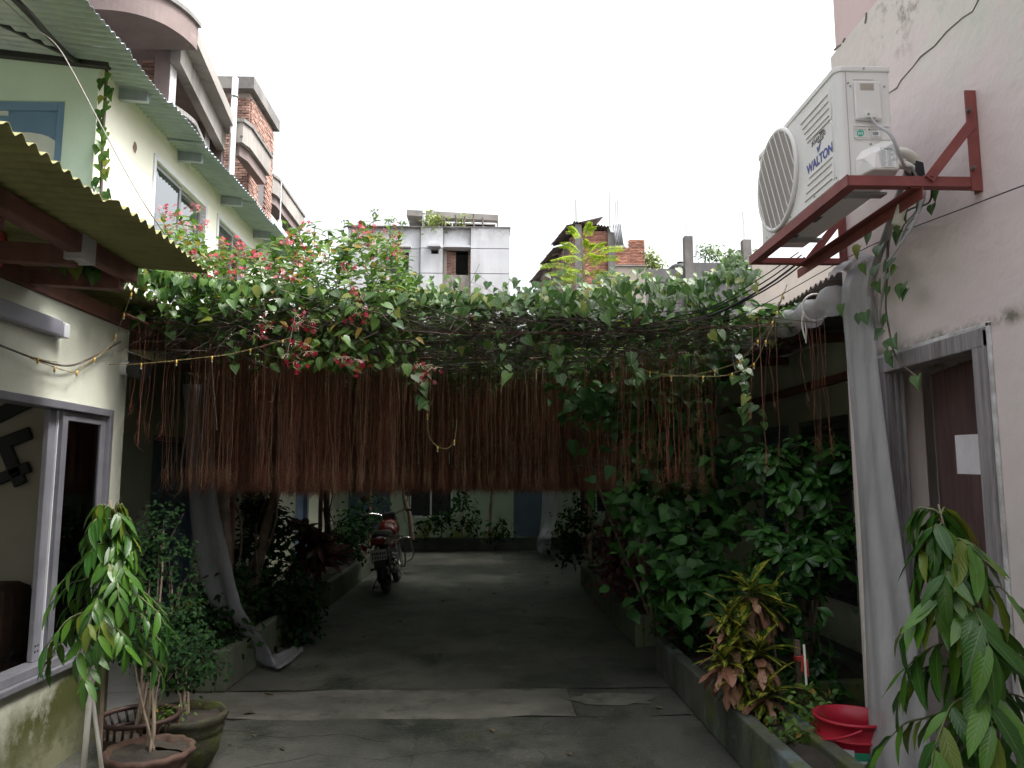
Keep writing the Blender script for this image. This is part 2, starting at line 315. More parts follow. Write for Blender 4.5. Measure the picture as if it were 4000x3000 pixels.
M('ink_blue', (.035, .05, .26), (.05, .07, .32), rough=.5)
M('ink_dark', (.06, .06, .08), rough=.6)
M('sticker_green', (.03, .42, .30), (.04, .46, .34), rough=.4)
M('sticker_white', (.75, .76, .78), rough=.4)
M('label_line', (.28, .29, .32), rough=.6)
M('red_oxide', (.19, .045, .042), (.25, .065, .058), sc=6, rough=.6, streak=((.09, .03, .03), 8, .58, .75), bump=.1)
M('cable_grey', (.36, .36, .38), rough=.5)
M('pipe_foam', (.62, .60, .54), (.7, .68, .62), sc=6, rough=.7, bump=.2)
M('tape_black', (.012, .013, .02), rough=.4)
M('conduit', (.30, .29, .29), (.40, .385, .38), sc=4, rough=.6, streak=((.2, .19, .19), 5, .5, .8))
M('wire_black', (.012, .012, .014), rough=.5)
M('wire_grey', (.22, .2, .19), rough=.6)
M('wire_yellow', (.24, .19, .08), (.32, .25, .11), sc=60, rough=.5)
M('bulb_amber', (.6, .38, .05), (.7, .46, .1), rough=.25)
M('frame_wood', (.19, .17, .185), (.31, .285, .30), sc=5, rough=.55, stretch=(9, 9, .5), streak=((.12, .10, .11), 9, .5, .7))
M('door_wood', (.075, .038, .036), (.14, .085, .08), sc=6, rough=.45, stretch=(14, 14, .35), streak=((.045, .025, .026), 14, .5, .66))
M('paper', (.68, .64, .68), rough=.8)
M('plaster_edge', (.68, .68, .70), (.4, .38, .38), sc=8, rough=.9, bump=.6, bsc=20)
M('terracotta', (.065, .036, .026), (.11, .062, .044), sc=5, rough=.85, bump=.3, stain=((.10, .09, .05), 4, .55, .72))
M('pot_brown', (.04, .02, .016), (.065, .032, .025), sc=5, rough=.6)
M('pot_moss', (.035, .034, .02), (.075, .07, .032), sc=6, rough=.9, bump=.5, stain=((.075, .1, .012), 5, .5, .68))
M('planter_green', (.085, .10, .075), (.15, .165, .12), sc=2, rough=.8, bump=.35, streak=((.05, .06, .035), 5, .48, .7), stain=((.12, .15, .03), 3.2, .52, .68))
M('planter_blue', (.065, .07, .055), (.12, .125, .1), sc=1.6, rough=.75, bump=.3, streak=((.04, .045, .035), 4, .45, .65), stain=[((.15, .2, .21), 1.1, .5, .6), ((.1, .12, .03), 2.6, .52, .66)])
M('stick_white', (.8, .78, .75), (.66, .63, .58), sc=8, rough=.7)
M('bark', (.10, .075, .055), (.17, .13, .10), sc=9, rough=.95, bump=.6, bsc=40)
M('bark_pale', (.22, .17, .12), (.30, .24, .18), sc=9, rough=.9, bump=.4)
M('stem_green', (.10, .13, .05), (.16, .17, .08), sc=8, rough=.7)
M('vine_stem', (.075, .055, .045), (.15, .12, .10), sc=9, rough=.9)
M('root_rust', (.165, .060, .037), (.30, .125, .078), sc=5, rough=.85, var=.5, stretch=(20, 20, .6))
M('root_pale', (.27, .15, .09), (.38, .24, .15), sc=5, rough=.85, stretch=(20, 20, .6))
M('bucket_red', (.50, .018, .045), (.56, .03, .06), sc=3, rough=.4, transl=.15)
M('label_green', (.03, .30, .16), rough=.5)
M('ribbon_red', (.45, .04, .03), (.55, .07, .05), sc=20, rough=.5)
M('moto_red', (.17, .012, .014), (.21, .018, .02), sc=3, rough=.25, coat=.6)
M('lens_red', (.22, .025, .012), rough=.15, coat=.5)
M('moto_black', (.015, .015, .017), (.03, .03, .032), rough=.5)
M('rubber', (.018, .018, .019), (.03, .03, .03), rough=.85)
M('chrome', (.65, .64, .62), rough=.16, metal=1.)
M('metal_dull', (.28, .28, .28), rough=.45, metal=.8)
M('plate_white', (.5, .52, .52), rough=.5)
M('flower_red', (.36, .012, .035), (.46, .035, .07), sc=30, rough=.5, transl=.3, var=.35)
M('flower_pink', (.42, .075, .115), (.52, .19, .21), sc=30, rough=.5, transl=.3, var=.2)
M('flower_bud', (.42, .40, .22), (.6, .5, .38), sc=20, rough=.6, transl=.2)
M('door_blue', (.08, .115, .17), (.1, .14, .2), sc=2, rough=.6)
M('debris', (.12, .09, .05), (.2, .16, .1), sc=9, rough=.9)
glass('pane_dark', (.30, .36, .37), .04, .04)
glass('pane_sky', (.35, .4, .42), .02, .28)
glass('mirror_glass', (.02, .02, .02), .01, .9)
def plastic(name, c, op):
    m = M(name, c, tuple(k*1.1 for k in c), sc=3, streak=(tuple(k*.6 for k in c), 4, .5, .75), rough=.35, bump=.35, bsc=11, transl=.4); n, l = m.node_tree.nodes, m.node_tree.links
    out = n['Material Output']; src = out.inputs[0].links[0].from_socket; t = n.new('ShaderNodeBsdfTransparent'); t.inputs[0].default_value = (.9, .91, .93, 1)
    ms = n.new('ShaderNodeMixShader'); ms.inputs[0].default_value = op; l.new(t.outputs[0], ms.inputs[1]); l.new(src, ms.inputs[2]); l.new(ms.outputs[0], out.inputs[0])
plastic('polythene', (.72, .71, .72), .45); plastic('polythene_thin', (.46, .47, .50), .6)
leafmat('leaf_vine', (.034, .095, .02), (.14, .26, .05), tip=(.26, .27, .05), rough=.36, transl=.36, rib=(.16, .27, .11))
leafmat('leaf_creeper', (.05, .12, .018), (.17, .29, .04), tip=(.42, .22, .04), rough=.45, transl=.38, rib=(.22, .34, .1))
leafmat('leaf_ashoka', (.026, .095, .014), (.105, .24, .024), tip=(.14, .17, .02), rough=.3, transl=.25, rib=(.16, .25, .08), ribw=.035)
leafmat('leaf_young', (.15, .13, .015), (.16, .24, .025), rough=.3, transl=.35, rib=(.4, .38, .12), ribw=.035)
leafmat('leaf_gardenia', (.016, .065, .017), (.065, .19, .034), rough=.24, transl=.2, rib=(.10, .2, .06))
leafmat('leaf_mulberry', (.02, .078, .018), (.07, .21, .036), rough=.5, transl=.35, rib=(.09, .19, .05), ribw=.03)
leafmat('leaf_fine', (.007, .024, .009), (.024, .066, .014), rough=.7, transl=.3, spec=.12, rib=(.03, .07, .02))
leafmat('leaf_croton', (.02, .06, .012), (.05, .12, .015), rough=.3, transl=.2, rib=(.5, .46, .08), ribw=.07, spots=((.46, .40, .05), 7, .35, .46))
leafmat('leaf_croton_pink', (.36, .16, .11), (.48, .32, .2), rough=.4, transl=.2, rib=(.5, .2, .16), ribw=.06, spots=((.12, .10, .03), 8, -.1, .6))
leafmat('leaf_moringa', (.24, .36, .02), (.45, .56, .04), rough=.5, transl=.45)
leafmat('leaf_maroon', (.05, .015, .016), (.13, .035, .03), rough=.35, transl=.25, rib=(.2, .06, .05))
leafmat('leaf_far', (.06, .13, .03), (.16, .25, .06), rough=.55, transl=.35)
leafmat('leaf_grass', (.16, .22, .05), (.30, .36, .10), rough=.6, transl=.4)

#@@SETTING@@
# ================================================================ the setting
g = MB().add([(-400, -60, -.03), (400, -60, -.03), (400, 700, -.03), (-400, 700, -.03)], [(0, 1, 2, 3)]).build('ground', 'earth'); g['kind'] = 'structure'
yard = bx('yard_floor', 'yard_concrete', None, (-3.6, -3, -.028), (3.6, 17.7, -.012)); yard['kind'] = 'structure'
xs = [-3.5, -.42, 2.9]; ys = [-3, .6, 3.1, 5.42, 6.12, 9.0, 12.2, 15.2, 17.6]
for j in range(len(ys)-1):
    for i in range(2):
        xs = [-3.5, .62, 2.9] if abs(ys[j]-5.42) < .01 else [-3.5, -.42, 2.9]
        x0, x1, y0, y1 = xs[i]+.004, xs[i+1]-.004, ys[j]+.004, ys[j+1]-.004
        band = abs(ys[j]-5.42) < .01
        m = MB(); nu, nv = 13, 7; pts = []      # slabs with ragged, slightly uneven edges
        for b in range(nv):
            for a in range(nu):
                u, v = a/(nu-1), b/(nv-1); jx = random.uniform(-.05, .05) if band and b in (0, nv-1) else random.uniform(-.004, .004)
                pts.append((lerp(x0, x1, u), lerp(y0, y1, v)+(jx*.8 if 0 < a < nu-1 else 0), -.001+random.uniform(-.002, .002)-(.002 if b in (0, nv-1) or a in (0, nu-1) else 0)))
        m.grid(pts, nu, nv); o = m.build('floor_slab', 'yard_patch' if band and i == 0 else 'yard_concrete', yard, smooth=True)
for px, py, w in ((1560, 2430, .05), (2110, 2440, .09), (1600, 2360, .04), (2050, 2390, .05), (1730, 2350, .03), (2135, 2278, .05), (1050, 2712, .05), (1720, 2560, .03), (1420, 2490, .03), (1930, 2320, .04), (975, 2790, .04), (1970, 2180, .05), (1935, 2170, .05)):
    p = PZ(px, py); a = random.random()*3
    v = [(p.x+w*k*math.cos(a+t), p.y+w*k*math.sin(a+t), .004+.012*(i % 2)) for i, (k, t) in enumerate(((1, 0), (.4, 1.2), (1, 3.1), (.45, 4.4)))]
    tag(MB().add(v, [(0, 1, 2, 3)]).build('fallen_leaf', 'debris', None, solid=.001), 'small dry leaf fallen on the dark yard floor', 'leaf', 'dry leaves on the yard floor')

random.seed(77)
for _ in range(46):        # litter blown along the planters and joints
    x = random.choice((random.uniform(-1.9, -1.3), random.uniform(.7, 1.38), random.uniform(-1.6, 1.3))); y = random.uniform(4.3, 15); a = random.random()*6; w = random.uniform(.015, .04)
    v = [(x+w*k*math.cos(a+t), y+w*k*math.sin(a+t), .005+.01*(i % 2)) for i, (k, t) in enumerate(((1, 0), (.4, 1.2), (1, 3.1), (.45, 4.4)))]
    tag(MB().add(v, [(0, 1, 2, 3)]).build('fallen_leaf', 'debris', None, solid=.001), 'small dry leaf fallen on the dark yard floor', 'leaf', 'dry leaves on the yard floor')
for pts in ([(-1.7, 5.2), (-1.2, 5.05), (-.9, 5.1), (-.5, 4.9)], [(.2, 4.2), (.35, 4.6), (.3, 5.0), (.45, 5.4)], [(-.9, 6.3), (-.7, 6.8), (-.75, 7.4), (-.5, 7.9), (-.45, 8.6)], [(.9, 6.4), (.6, 7.0), (.65, 7.6), (.3, 8.3)], [(-1.4, 4.5), (-1.0, 4.75), (-.6, 4.65), (-.2, 4.8), (.1, 4.75)]):
    q = []
    for (x0, y0), (x1, y1) in zip(pts[:-1], pts[1:]):
        for t in range(5): q.append((lerp(x0, x1, t/5)+random.gauss(0, .012), lerp(y0, y1, t/5)+random.gauss(0, .012), -.0005))
    MB().tube(q, [random.uniform(.0008, .002) for _ in q], 4).build('crack', 'dark_plinth', yard)
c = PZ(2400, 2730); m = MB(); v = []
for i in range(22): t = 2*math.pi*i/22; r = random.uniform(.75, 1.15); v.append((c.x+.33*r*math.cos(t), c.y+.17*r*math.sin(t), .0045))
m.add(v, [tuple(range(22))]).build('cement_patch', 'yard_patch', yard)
def corr(parent, org, along, across, L, Wd, mat, pitch=.076, amp=.011, sheet=.8, name='roof_sheet', th=.0012):
    """corrugated sheets laid side by side: ridges run along, sheets follow each other across"""
    org, al, ac = Vector(org), Vector(along).normalized(), Vector(across).normalized(); nz = al.cross(ac).normalized()
    if nz.z < 0: nz = -nz
    n = max(1, round(Wd/sheet)); w = Wd/n
    for k in range(n):
        s0 = k*w-.02; cnt = int((w+.04)/pitch*6); m = MB(); pts = []
        off = random.uniform(-.03, .02); lift = .004*(k % 2)
        for r in (0, .5, 1):
            for i in range(cnt+1):
                s = s0+(w+.04)*i/cnt; dent = .35*amp*math.sin(s*3.1+k)*math.sin(s*7.7+2*k); pts.append(org+ac*s+al*(r*L+((off+.008*math.sin(s*5+k)) if r == 1 else 0))+nz*(amp*(1+.25*math.sin(s*4.3+k*2))*math.cos(2*math.pi*s/pitch)+lift+dent+random.uniform(-.0015, .0015)))
        m.grid(pts, cnt+1, 3); m.build(name, mat, parent, smooth=True, solid=th*2)
def ring(name, mat, parent, a, b, w, axis, dp=None, **k):
    """a rectangular frame of four boxes in one part; axis = the thin direction"""
    a, b = list(a), list(b); i, j = [q for q in range(3) if q != axis]; m = MB()
    for lohi in (0, 1):
        p, q = a[:], b[:]; p[i], q[i] = (a[i], a[i]+w) if not lohi else (b[i]-w, b[i]); m.box(p, q)
        p, q = a[:], b[:]; p[i] = a[i]+w; q[i] = b[i]-w; p[j], q[j] = (a[j], a[j]+w) if not lohi else (b[j]-w, b[j]); m.box(p, q)
    return m.build(name, mat, parent, **k)

# ---------------------------------------------------------------- left single-storey house with the sliding window
lh = thing('plastered_house', 'pale green plastered house on the left with wide sliding window', 'house', (-2.5, 3, 0))
m = MB(); wy0, wy1, wz0, wz1 = 2.35, 5.0, .56, 2.03
m.box((-2.54, -3, 0), (-2.4, wy0, 2.58)); m.box((-2.54, wy1, 0), (-2.4, 5.17, 2.58)); m.box((-2.54, wy0, 0), (-2.4, wy1, wz0)); m.box((-2.54, wy0, wz1), (-2.4, wy1, 2.58))
m.build('wall', 'left_paint', lh)
bx('end_wall', 'porch_paint', lh, (-5.5, 5.08, 0), (-2.542, 5.168, 2.58))
MB().box((-5.4, -2.9, .02), (-5.3, 5.06, .9)).box((-5.4, -2.9, 2.2), (-5.3, 5.06, 2.5)).box((-5.4, 4.4, .9), (-5.3, 5.06, 2.2)).box((-5.4, -2.9, .9), (-5.3, -1, 2.2)).build('room_back_wall', 'room_wall', lh); bx('room_end_wall', 'room_wall', lh, (-5.28, 5.0, .02), (-2.56, 5.07, 2.5))  # unseen opening added in the back wall to let sky light in
bx('room_floor', 'tile_white', lh, (-5.28, -2.9, .0), (-2.56, 5.0, .06)); bx('room_ceiling', 'room_wall', lh, (-5.28, -2.9, 2.46), (-2.56, 5.0, 2.52))
win = ring('window', 'aluminium', lh, (-2.50, wy0, wz0), (-2.385, wy1, wz1), .045, 0, bevel=.004)
bx('sill', 'aluminium', win, (-2.44, wy0-.02, wz0-.035), (-2.36, wy1+.02, wz0-.002), bevel=.004)
for y0, y1, x in ((4.46, 4.955, -2.425), (2.4, 3.3, -2.465)):
    sa = ring('sash', 'aluminium', win, (x-.014, y0, wz0+.047), (x+.014, y1, wz1-.047), .055, 0, bevel=.003)
    bx('pane', 'pane_dark', sa, (x-.003, y0+.05, wz0+.1), (x+.003, y1-.05, wz1-.1))
bx('meeting_stile', 'aluminium', win, (-2.48, 4.39, wz0+.047), (-2.45, 4.46, wz1-.047), bevel=.004)
bx('stile_seal', 'steel_white', win, (-2.449, 4.455, wz0+.05), (-2.437, 4.472, wz1-.05))
for y, x, z in ((4.49, -2.409, .09), (4.49, -2.409, .13), (4.41, -2.449, .1), (4.435, -2.449, .1), (4.41, -2.449, .13), (4.435, -2.449, .13)): MB().disc((x, y, wz0+z), (1, 0, 0), .006, 10, .002).build('drain_hole', 'black_paint', win)
# curtain hanging behind the right-hand pane
m = MB(); pts = []
for z in (.5, 1.98):
    for i in range(41): y = 4.72+.25*i/40; pts.append((-2.62+.03*math.sin(i*1.1), y, z))
tag(m.grid(pts, 41, 2).build('curtain', 'sofa_cloth', None, smooth=True, solid=.003), 'dark curtain hanging behind the closed pane of the sliding window', 'curtain')
# black brush-like wall ornament inside
orn = thing('wall_ornament', 'black ornament of crossed strokes on the inner wall behind the open window', 'ornament', PY(70, 1800, 4.98))
for (a, b, w) in (((-70, 1762), (122, 1690), .085), ((20, 1745), (82, 1895), .085), ((-60, 1895), (118, 1822), .075), ((-60, 1650), (120, 1560), .1)):
    p, q = PY(*a, 4.985), PY(*b, 4.985); MB().beam(p, q, .025, w, up=(q-p).cross(Vector((0, 1, 0)))).build('stroke', 'black_paint', orn, bevel=.01)
sf = thing('sofa', 'dark patterned sofa seen low through the open window', 'sofa', (-3.5, 4.2, .06))
bx('seat', 'sofa_cloth', sf, (-4.6, 3.6, .1), (-2.75, 4.9, .55), bevel=.06); bx('backrest', 'sofa_cloth', sf, (-4.6, 4.62, .5), (-2.75, 4.95, .98), bevel=.08)
for x in (-4.5, -2.85): bx('leg', 'black_paint', sf, (x-.03, 3.7, .061), (x+.03, 3.76, .1))
# porch wall behind the left planters and its openings
pw = thing('porch_house', 'dim pale green porch wall behind the left planters with dark doorway', 'house', (-3.4, 11, 0))
m = MB(); holes = [(7.75, 8.95, 0, 2.03), (10.6, 11.8, .75, 2.0), (13.6, 14.6, 0, 2.05)]; y = 5.17
for y0, y1, z0, z1 in holes:
    m.box((-3.45, y, 0), (-3.3, y0, 2.75)); m.box((-3.45, y0, z1), (-3.3, y1, 2.75))
    if z0: m.box((-3.45, y0, 0), (-3.3, y1, z0))
    y = y1
m.box((-3.45, y, 0), (-3.3, 17.6, 2.75)); m.build('wall', 'porch_paint', pw)
for y0, y1, z0, z1 in holes:
    f = ring('door' if not z0 else 'window', 'door_blue', pw, (-3.43, y0, z0), (-3.32, y1, z1), .05, 0)
    bx('panel' if not z0 else 'pane', 'door_blue' if not z0 else 'dark_glass_back', f, (-3.42, y0+.05, z0+.05), (-3.39, y1-.05, z1-.05))
bx('tiled_step', 'tile_white', pw, (-3.28, 5.2, 0), (-2.42, 6.9, .07)); bx('tile', 'tile_white', pw, (-2.9, 5.25, .071), (-2.42, 5.8, .077)); bx('tile', 'tile_white', pw, (-2.9, 5.81, .071), (-2.42, 6.4, .077))
# small round lamp on the corner of the house
wlamp = thing('wall_lamp', 'small round dark lamp fixed at the corner of the left house', 'lamp', PX(500, 1445, -2.4))
p = PX(508, 1445, -2.38); MB().tube([(-2.4, 5.1, p.z), (-2.33, 5.1, p.z)], .045, 16).build('base', 'pvc_white', wlamp, smooth=False)
MB().tube([(-2.34, 5.1, p.z), (-2.24, 5.08, p.z-.02)], [.055, .062], 16).build('bulb_holder', 'moto_black', wlamp)
# lamp batten
p, q = PX(-120, 1150, -2.37), PX(250, 1288, -2.37)
tl = thing('tube_light', 'grey tube light batten on the left wall under the olive roof', 'lamp', p)
bx('batten', 'tube_fitting', tl, (-2.399, 2.6, p.z-.06), (-2.34, q.y-.06, p.z+.03), bevel=.008); bx('end_cap', 'steel_white', tl, (-2.399, q.y-.058, p.z-.062), (-2.335, q.y, p.z+.02), bevel=.006)

# ---------------------------------------------------------------- olive porch roof over the left wall
pr = thing('porch_roof', 'olive corrugated porch roof on red-brown timbers at left', 'roof', (-2.4, 3.5, 2.6))
corr(pr, (-2.95, 1.0, 2.80), (1.45, 0, -.10), (0, 1, 0), 1.453, 3.1, 'olive_sheet', sheet=.91)
corr(pr, (-3.5, 4.12, 2.83), (1.3, 0, -.06), (0, 1, 0), 1.3, 13.4, 'olive_sheet', sheet=.92)
MB().box((-2.55, .9, 2.585), (-2.38, 5.3, 2.68)).build('beam', 'red_wood', pr, bevel=.006)
MB().beam((-1.9, .9, 2.655), (-1.9, 4.08, 2.675), .07, .085).build('beam', 'red_wood', pr, bevel=.006)
for y in (2.05, 3.0, 3.56, 4.02):
    MB().beam((-2.56, y, 2.66), (-1.92, y, 2.625), .06, .095).build('rafter', 'red_wood', pr, bevel=.006)
bx('plate', 'grey_plate', pr, (-1.945, 3.5, 2.60), (-1.86, 3.62, 2.72))
for y in (6.5, 8, 9.5, 11, 12.5, 14): MB().beam((-3.4, y, 2.74), (-2.4, y, 2.70), .06, .09).build('rafter', 'red_wood', pr)
MB().box((-2.52, 5.6, 2.62), (-2.44, 17.5, 2.71)).build('beam', 'red_wood', pr)
for i in range(4):
    tag(MB().torus((-2.35+.004*i, 3.62, 2.66+.012*i), (.3, 1, .1), .085-.004*i, .008, 20, 6).build('cable_coil', 'ribbon_red', None, smooth=True), 'loop of red cable coiled above the left wall beam', 'cable', 'red cable loops under the porch roof')

# ---------------------------------------------------------------- upper house, cream and mint, with the blue-grey roof
uh = thing('upper_house', 'cream and mint upper storey with sliding windows behind the porch roof', 'house', (-5, 8, 2.7))
UX, UY = -3.1, 5.9; wins = [(6.94, 8.31, 3.25, 4.60), (8.63, 9.85, 3.3, 4.62)]
m = MB(); y = UY
for y0, y1, z0, z1 in wins:
    m.box((UX-.14, y, 2.8), (UX, y0, 4.98)); m.box((UX-.14, y0, 2.8), (UX, y1, z0)); m.box((UX-.14, y0, z1), (UX, y1, 4.98)); y = y1
m.box((UX-.14, y, 2.8), (UX, 11.2, 4.98)); m.build('side_wall', 'cream_paint', uh)
m = MB(); bx0, bx1 = -4.45, -3.35
m.box((-8, UY-.002, 2.8), (bx0, UY+.15, 5.0)); m.box((bx1, UY-.002, 2.8), (UX-.001, UY+.15, 5.0)); m.box((bx0, UY-.002, 4.57), (bx1, UY+.15, 5.0)); m.box((bx0, UY-.002, 2.8), (bx1, UY+.15, 3.2)); m.build('front_wall', 'mint_paint', uh)
m = MB().box((-8, 11.06, 2.8), (UX-.15, 11.2, 4.98)).build('rear_wall', 'mint_paint', uh)
f = ring('blue_window', 'blue_paint', uh, (bx0, UY+.02, 3.2), (bx1, UY+.07, 4.57), .07, 1, bevel=.006)
bx('panel', 'blue_paint', f, (bx0+.07, UY+.055, 3.27), (bx1-.07, UY+.075, 4.5))
m = MB(); c = PY(20, 640, UY+.04); poly = []
for i in range(28):
    t = 2*math.pi*i/28; r = 1.0; poly.append((c.x+.42*math.copysign(abs(math.cos(t))**.6, math.cos(t)), UY+.053, c.z+.27*math.copysign(abs(math.sin(t))**.6, math.sin(t))))
n = len(poly); m.add(poly+[(x, y-.006, z) for x, y, z in poly], [tuple(range(n)), tuple(range(2*n-1, n-1, -1))]+[(i, (i+1) % n, n+(i+1) % n, n+i) for i in range(n)]); m.build('white_panel', 'white_board', f)
p = PY(10, 435, UY+.04); bx('white_patch', 'white_board', f, (p.x-.1, UY+.045, p.z-.03), (p.x+.04, UY+.054, p.z+.02))
for y0, y1, z0, z1 in wins:
    w = ring('window', 'steel_white', uh, (UX-.09, y0, z0), (UX+.015, y1, z1), .05, 0, bevel=.004); ym = (y0+y1)/2
    for k, (a, b) in enumerate(((y0+.05, ym+.03), (ym-.03, y1-.05))):
        x = UX-.03-.03*k; s = ring('sash', 'aluminium', w, (x-.012, a, z0+.05), (x+.012, b, z1-.05), .045, 0); bx('pane', 'pane_sky', s, (x-.003, a+.045, z0+.095), (x+.003, b-.045, z1-.095))
        for q in range(7): bx('grille_bar', 'steel_white', s, (x-.05, a+.05, z0+.2+q*.16), (x-.04, b-.05, z0+.207+q*.16))
    bx('room_back', 'room_dark', w, (UX-.9, y0-.2, z0-.2), (UX-.85, y1+.2, z1+.2))
p = PX(527, 575, UX); m = MB(); v = []
for i in range(9): t = 2*math.pi*i/9; r = random.uniform(.7, 1.15); v.append((UX+.002, p.y+.045*r*math.cos(t), p.z+.055*r*math.sin(t)))
m.add(v, [tuple(range(9))]); m.build('chipped_hole', 'brick_old', uh)
ur = thing('sheet_roof', 'blue-grey corrugated roof overhanging the cream upper storey', 'roof', (-5, 8, 4.9))
corr(ur, (-7.6, 2.4, 5.36), (4.87, 0, -.54), (0, 1, 0), 4.9, 8.85, 'blue_sheet', sheet=.84, amp=.012)  # near end carried on out of view, added to cut sky light
MB().beam((-7.5, UY-.05, 5.285), (-3.0, UY-.05, 4.845), .06, .05).build('edge_beam', 'moto_black', ur)
for y in (6.25, 7.5, 8.75, 10.0, 11.0):
    MB().beam((-3.4, y, 4.82), (-2.86, y, 4.79), .05, .10).build('purlin_end', 'blue_sheet', ur, bevel=.004)
MB().beam((-4.3, 4.6, 5.0), (-3.2, 5.85, 4.87), .03, .03).build('strut', 'moto_black', ur)

# ---------------------------------------------------------------- far end of the yard
fh = thing('yard_end_house', 'dim green end wall closing the yard, seen under the hanging roots', 'house', (0, 17.7, 0))
op = [(-3.1, -2.16, .28, 2.1), (-1.74, -.76, .71, 1.95), (.62, 1.5, .28, 2.1), (2.1, 2.9, .8, 1.9)]; m = MB(); x = -6
for x0, x1, z0, z1 in op:
    m.box((x, 17.6, .0), (x0, 17.75, 3.0)); m.box((x0, 17.6, z1), (x1, 17.75, 3.0)); m.box((x0, 17.6, 0), (x1, 17.75, z0)); x = x1
m.box((x, 17.6, 0), (6, 17.75, 3.0)); m.build('wall', 'far_paint', fh); bx('plinth', 'dark_plinth', fh, (-3.28, 17.35, 0), (3.18, 17.597, .27))
for k, (x0, x1, z0, z1) in enumerate(op):
    f = ring('window' if k % 2 else 'door', 'steel_white' if k % 2 else 'door_blue', fh, (x0, 17.61, z0), (x1, 17.68, z1), .04, 1)
    bx('pane' if k % 2 else 'panel', 'dark_glass_back' if k % 2 else 'door_blue', f, (x0+.04, 17.66, z0+.04), (x1-.04, 17.675, z1-.04))
    if k % 2: bx('mullion', 'steel_white', f, ((x0+x1)/2-.02, 17.615, z0+.04), ((x0+x1)/2+.02, 17.655, z1-.04))
corr(fh, (-6, 16.4, 2.75), (0, 1.5, .2), (1, 0, 0), 1.9, 12, 'rust_sheet', sheet=1.0)

# ---------------------------------------------------------------- right house, tall wall with the air conditioner and the doorway
RX, RE = 2.2, 4.58
rh = thing('tall_house', 'tall pinkish white plastered house on the right with timber doorway', 'house', (2.4, 2, 0))
dy0, dy1, dz1 = 3.26, 4.17, 2.25
m = MB(); m.box((RX, -3, 0), (RX+.22, dy0, 4.28)); m.box((RX, dy1, 0), (RX+.22, RE, 4.28)); m.box((RX, dy0, dz1), (RX+.22, dy1, 4.28)); m.build('wall', 'pink_white_paint', rh)
bx('end_wall', 'pink_white_paint', rh, (RX+.222, RE-.15, 0), (5.5, RE-.002, 2.9)); bx('roof_slab', 'concrete_raw', rh, (RX+.222, -3, 4.05), (6, RE-.02, 4.2))
bx('upper_wall', 'pink_paint', rh, (2.5, -3, 4.201), (2.7, 5.12, 7.4)); bx('upper_end_wall', 'pink_paint', rh, (2.7, 4.95, 4.201), (5, 5.118, 7.4))
fr = thing('x', '', ''); bpy.data.objects.remove(fr)
m = MB(); m.box((RX-.03, dy0-.005, 0), (RX+.085, dy0+.075, dz1-.0)); fr = m.build('door_frame', 'frame_wood', rh, bevel=.006)
for k, (a, b) in enumerate((((RX-.03, dy1-.075, 0), (RX+.085, dy1+.005, dz1)), ((RX-.032, dy0-.005, dz1-.08), (RX+.083, dy1+.005, dz1+.006)))): MB().box(a, b).build('jamb' if not k else 'lintel', 'frame_wood', fr, bevel=.006)
for k in range(3): bx('moulding', 'frame_wood', fr, (RX-.012+.034*k, dy1-.083-.004*(k == 1), 0), (RX+.006+.034*k, dy1-.076, dz1-.082), bevel=.002)
for a, b in (((RX-.012, dy0-.03, 0), (RX+.0, dy0-.006, dz1+.03)), ((RX-.012, dy1+.006, 0), (RX, dy1+.024, dz1+.02)), ((RX-.012, dy0-.03, dz1+.007), (RX, dy1+.024, dz1+.028))):
    MB().box(a, b).build('plaster_edge', 'plaster_edge', fr, bevel=.004)
D0, D1 = Vector((2.30, 3.335, 0)), Vector((2.455, 4.10, 0)); dd = (D1-D0).normalized(); dn = Vector((-dd.y, dd.x, 0))
dr = MB().beam(D0+Vector((0, 0, 1.09)), D1+Vector((0, 0, 1.09)), .035, 2.15).build('door', 'door_wood', rh, bevel=.003)
MB().beam(D1+Vector((0, 0, 1.09))+dd*.006, D1+Vector((0, 0, 1.09))+dd*.012, .036, 2.14).build('edge_strip', 'frame_wood', dr)
MB().disc(D0+dd*.2+dn*.0178+Vector((0, 0, 1.05)), dn, .025, 14, .012).build('door_knob', 'metal_dull', dr)
bx('inner_wall', 'room_wall', rh, (3.6, -1, 0), (3.7, RE-.2, 3)); bx('inner_ceiling', 'room_wall', rh, (2.45, -1, 2.6), (3.6, RE-.2, 2.65)); bx('inner_floor', 'tile_white', rh, (2.43, -1, .0), (3.6, RE-.2, .04))
pa0, pa1 = D0+dd*.23+dn*.0185, D0+dd*.515+dn*.0185; tag(MB().add([(pa1.x, pa1.y, 1.62), (pa0.x, pa0.y, 1.615), (pa0.x, pa0.y, 1.805), (pa1.x, pa1.y, 1.815)], [(0, 1, 2, 3)]).build('paper_notice', 'paper', None, solid=.0006), 'blank white sheet of paper stuck on the dark wooden door', 'paper')
# long crack and rust run in the plaster
cr = [(3830, -5), (3800, 40), (3765, 65), (3700, 120), (3650, 175), (3600, 222), (3560, 262), (3520, 318), (3500, 340), (3480, 362), (3440, 415), (3400, 455)]
MB().tube([PX(a+random.uniform(-6, 6), b+random.uniform(-6, 6), RX-.0005) for a, b in cr], [.0035+random.uniform(0, .002) for _ in cr], 5).build('crack', 'concrete_cap', rh)
for pts in ([(3260, 195), (3275, 180), (3285, 175)], [(3294, 165), (3300, 150)], [(3385, 50), (3384, 70), (3380, 92)]): MB().tube([PX(a, b, RX-.001) for a, b in pts], .007, 5).build('crack', 'concrete_cap', rh)
bx('corner_bead', 'pink_white_paint', rh, (RX-.03, RE-.10, 0), (RX-.001, RE-.06, 2.4), bevel=.01)

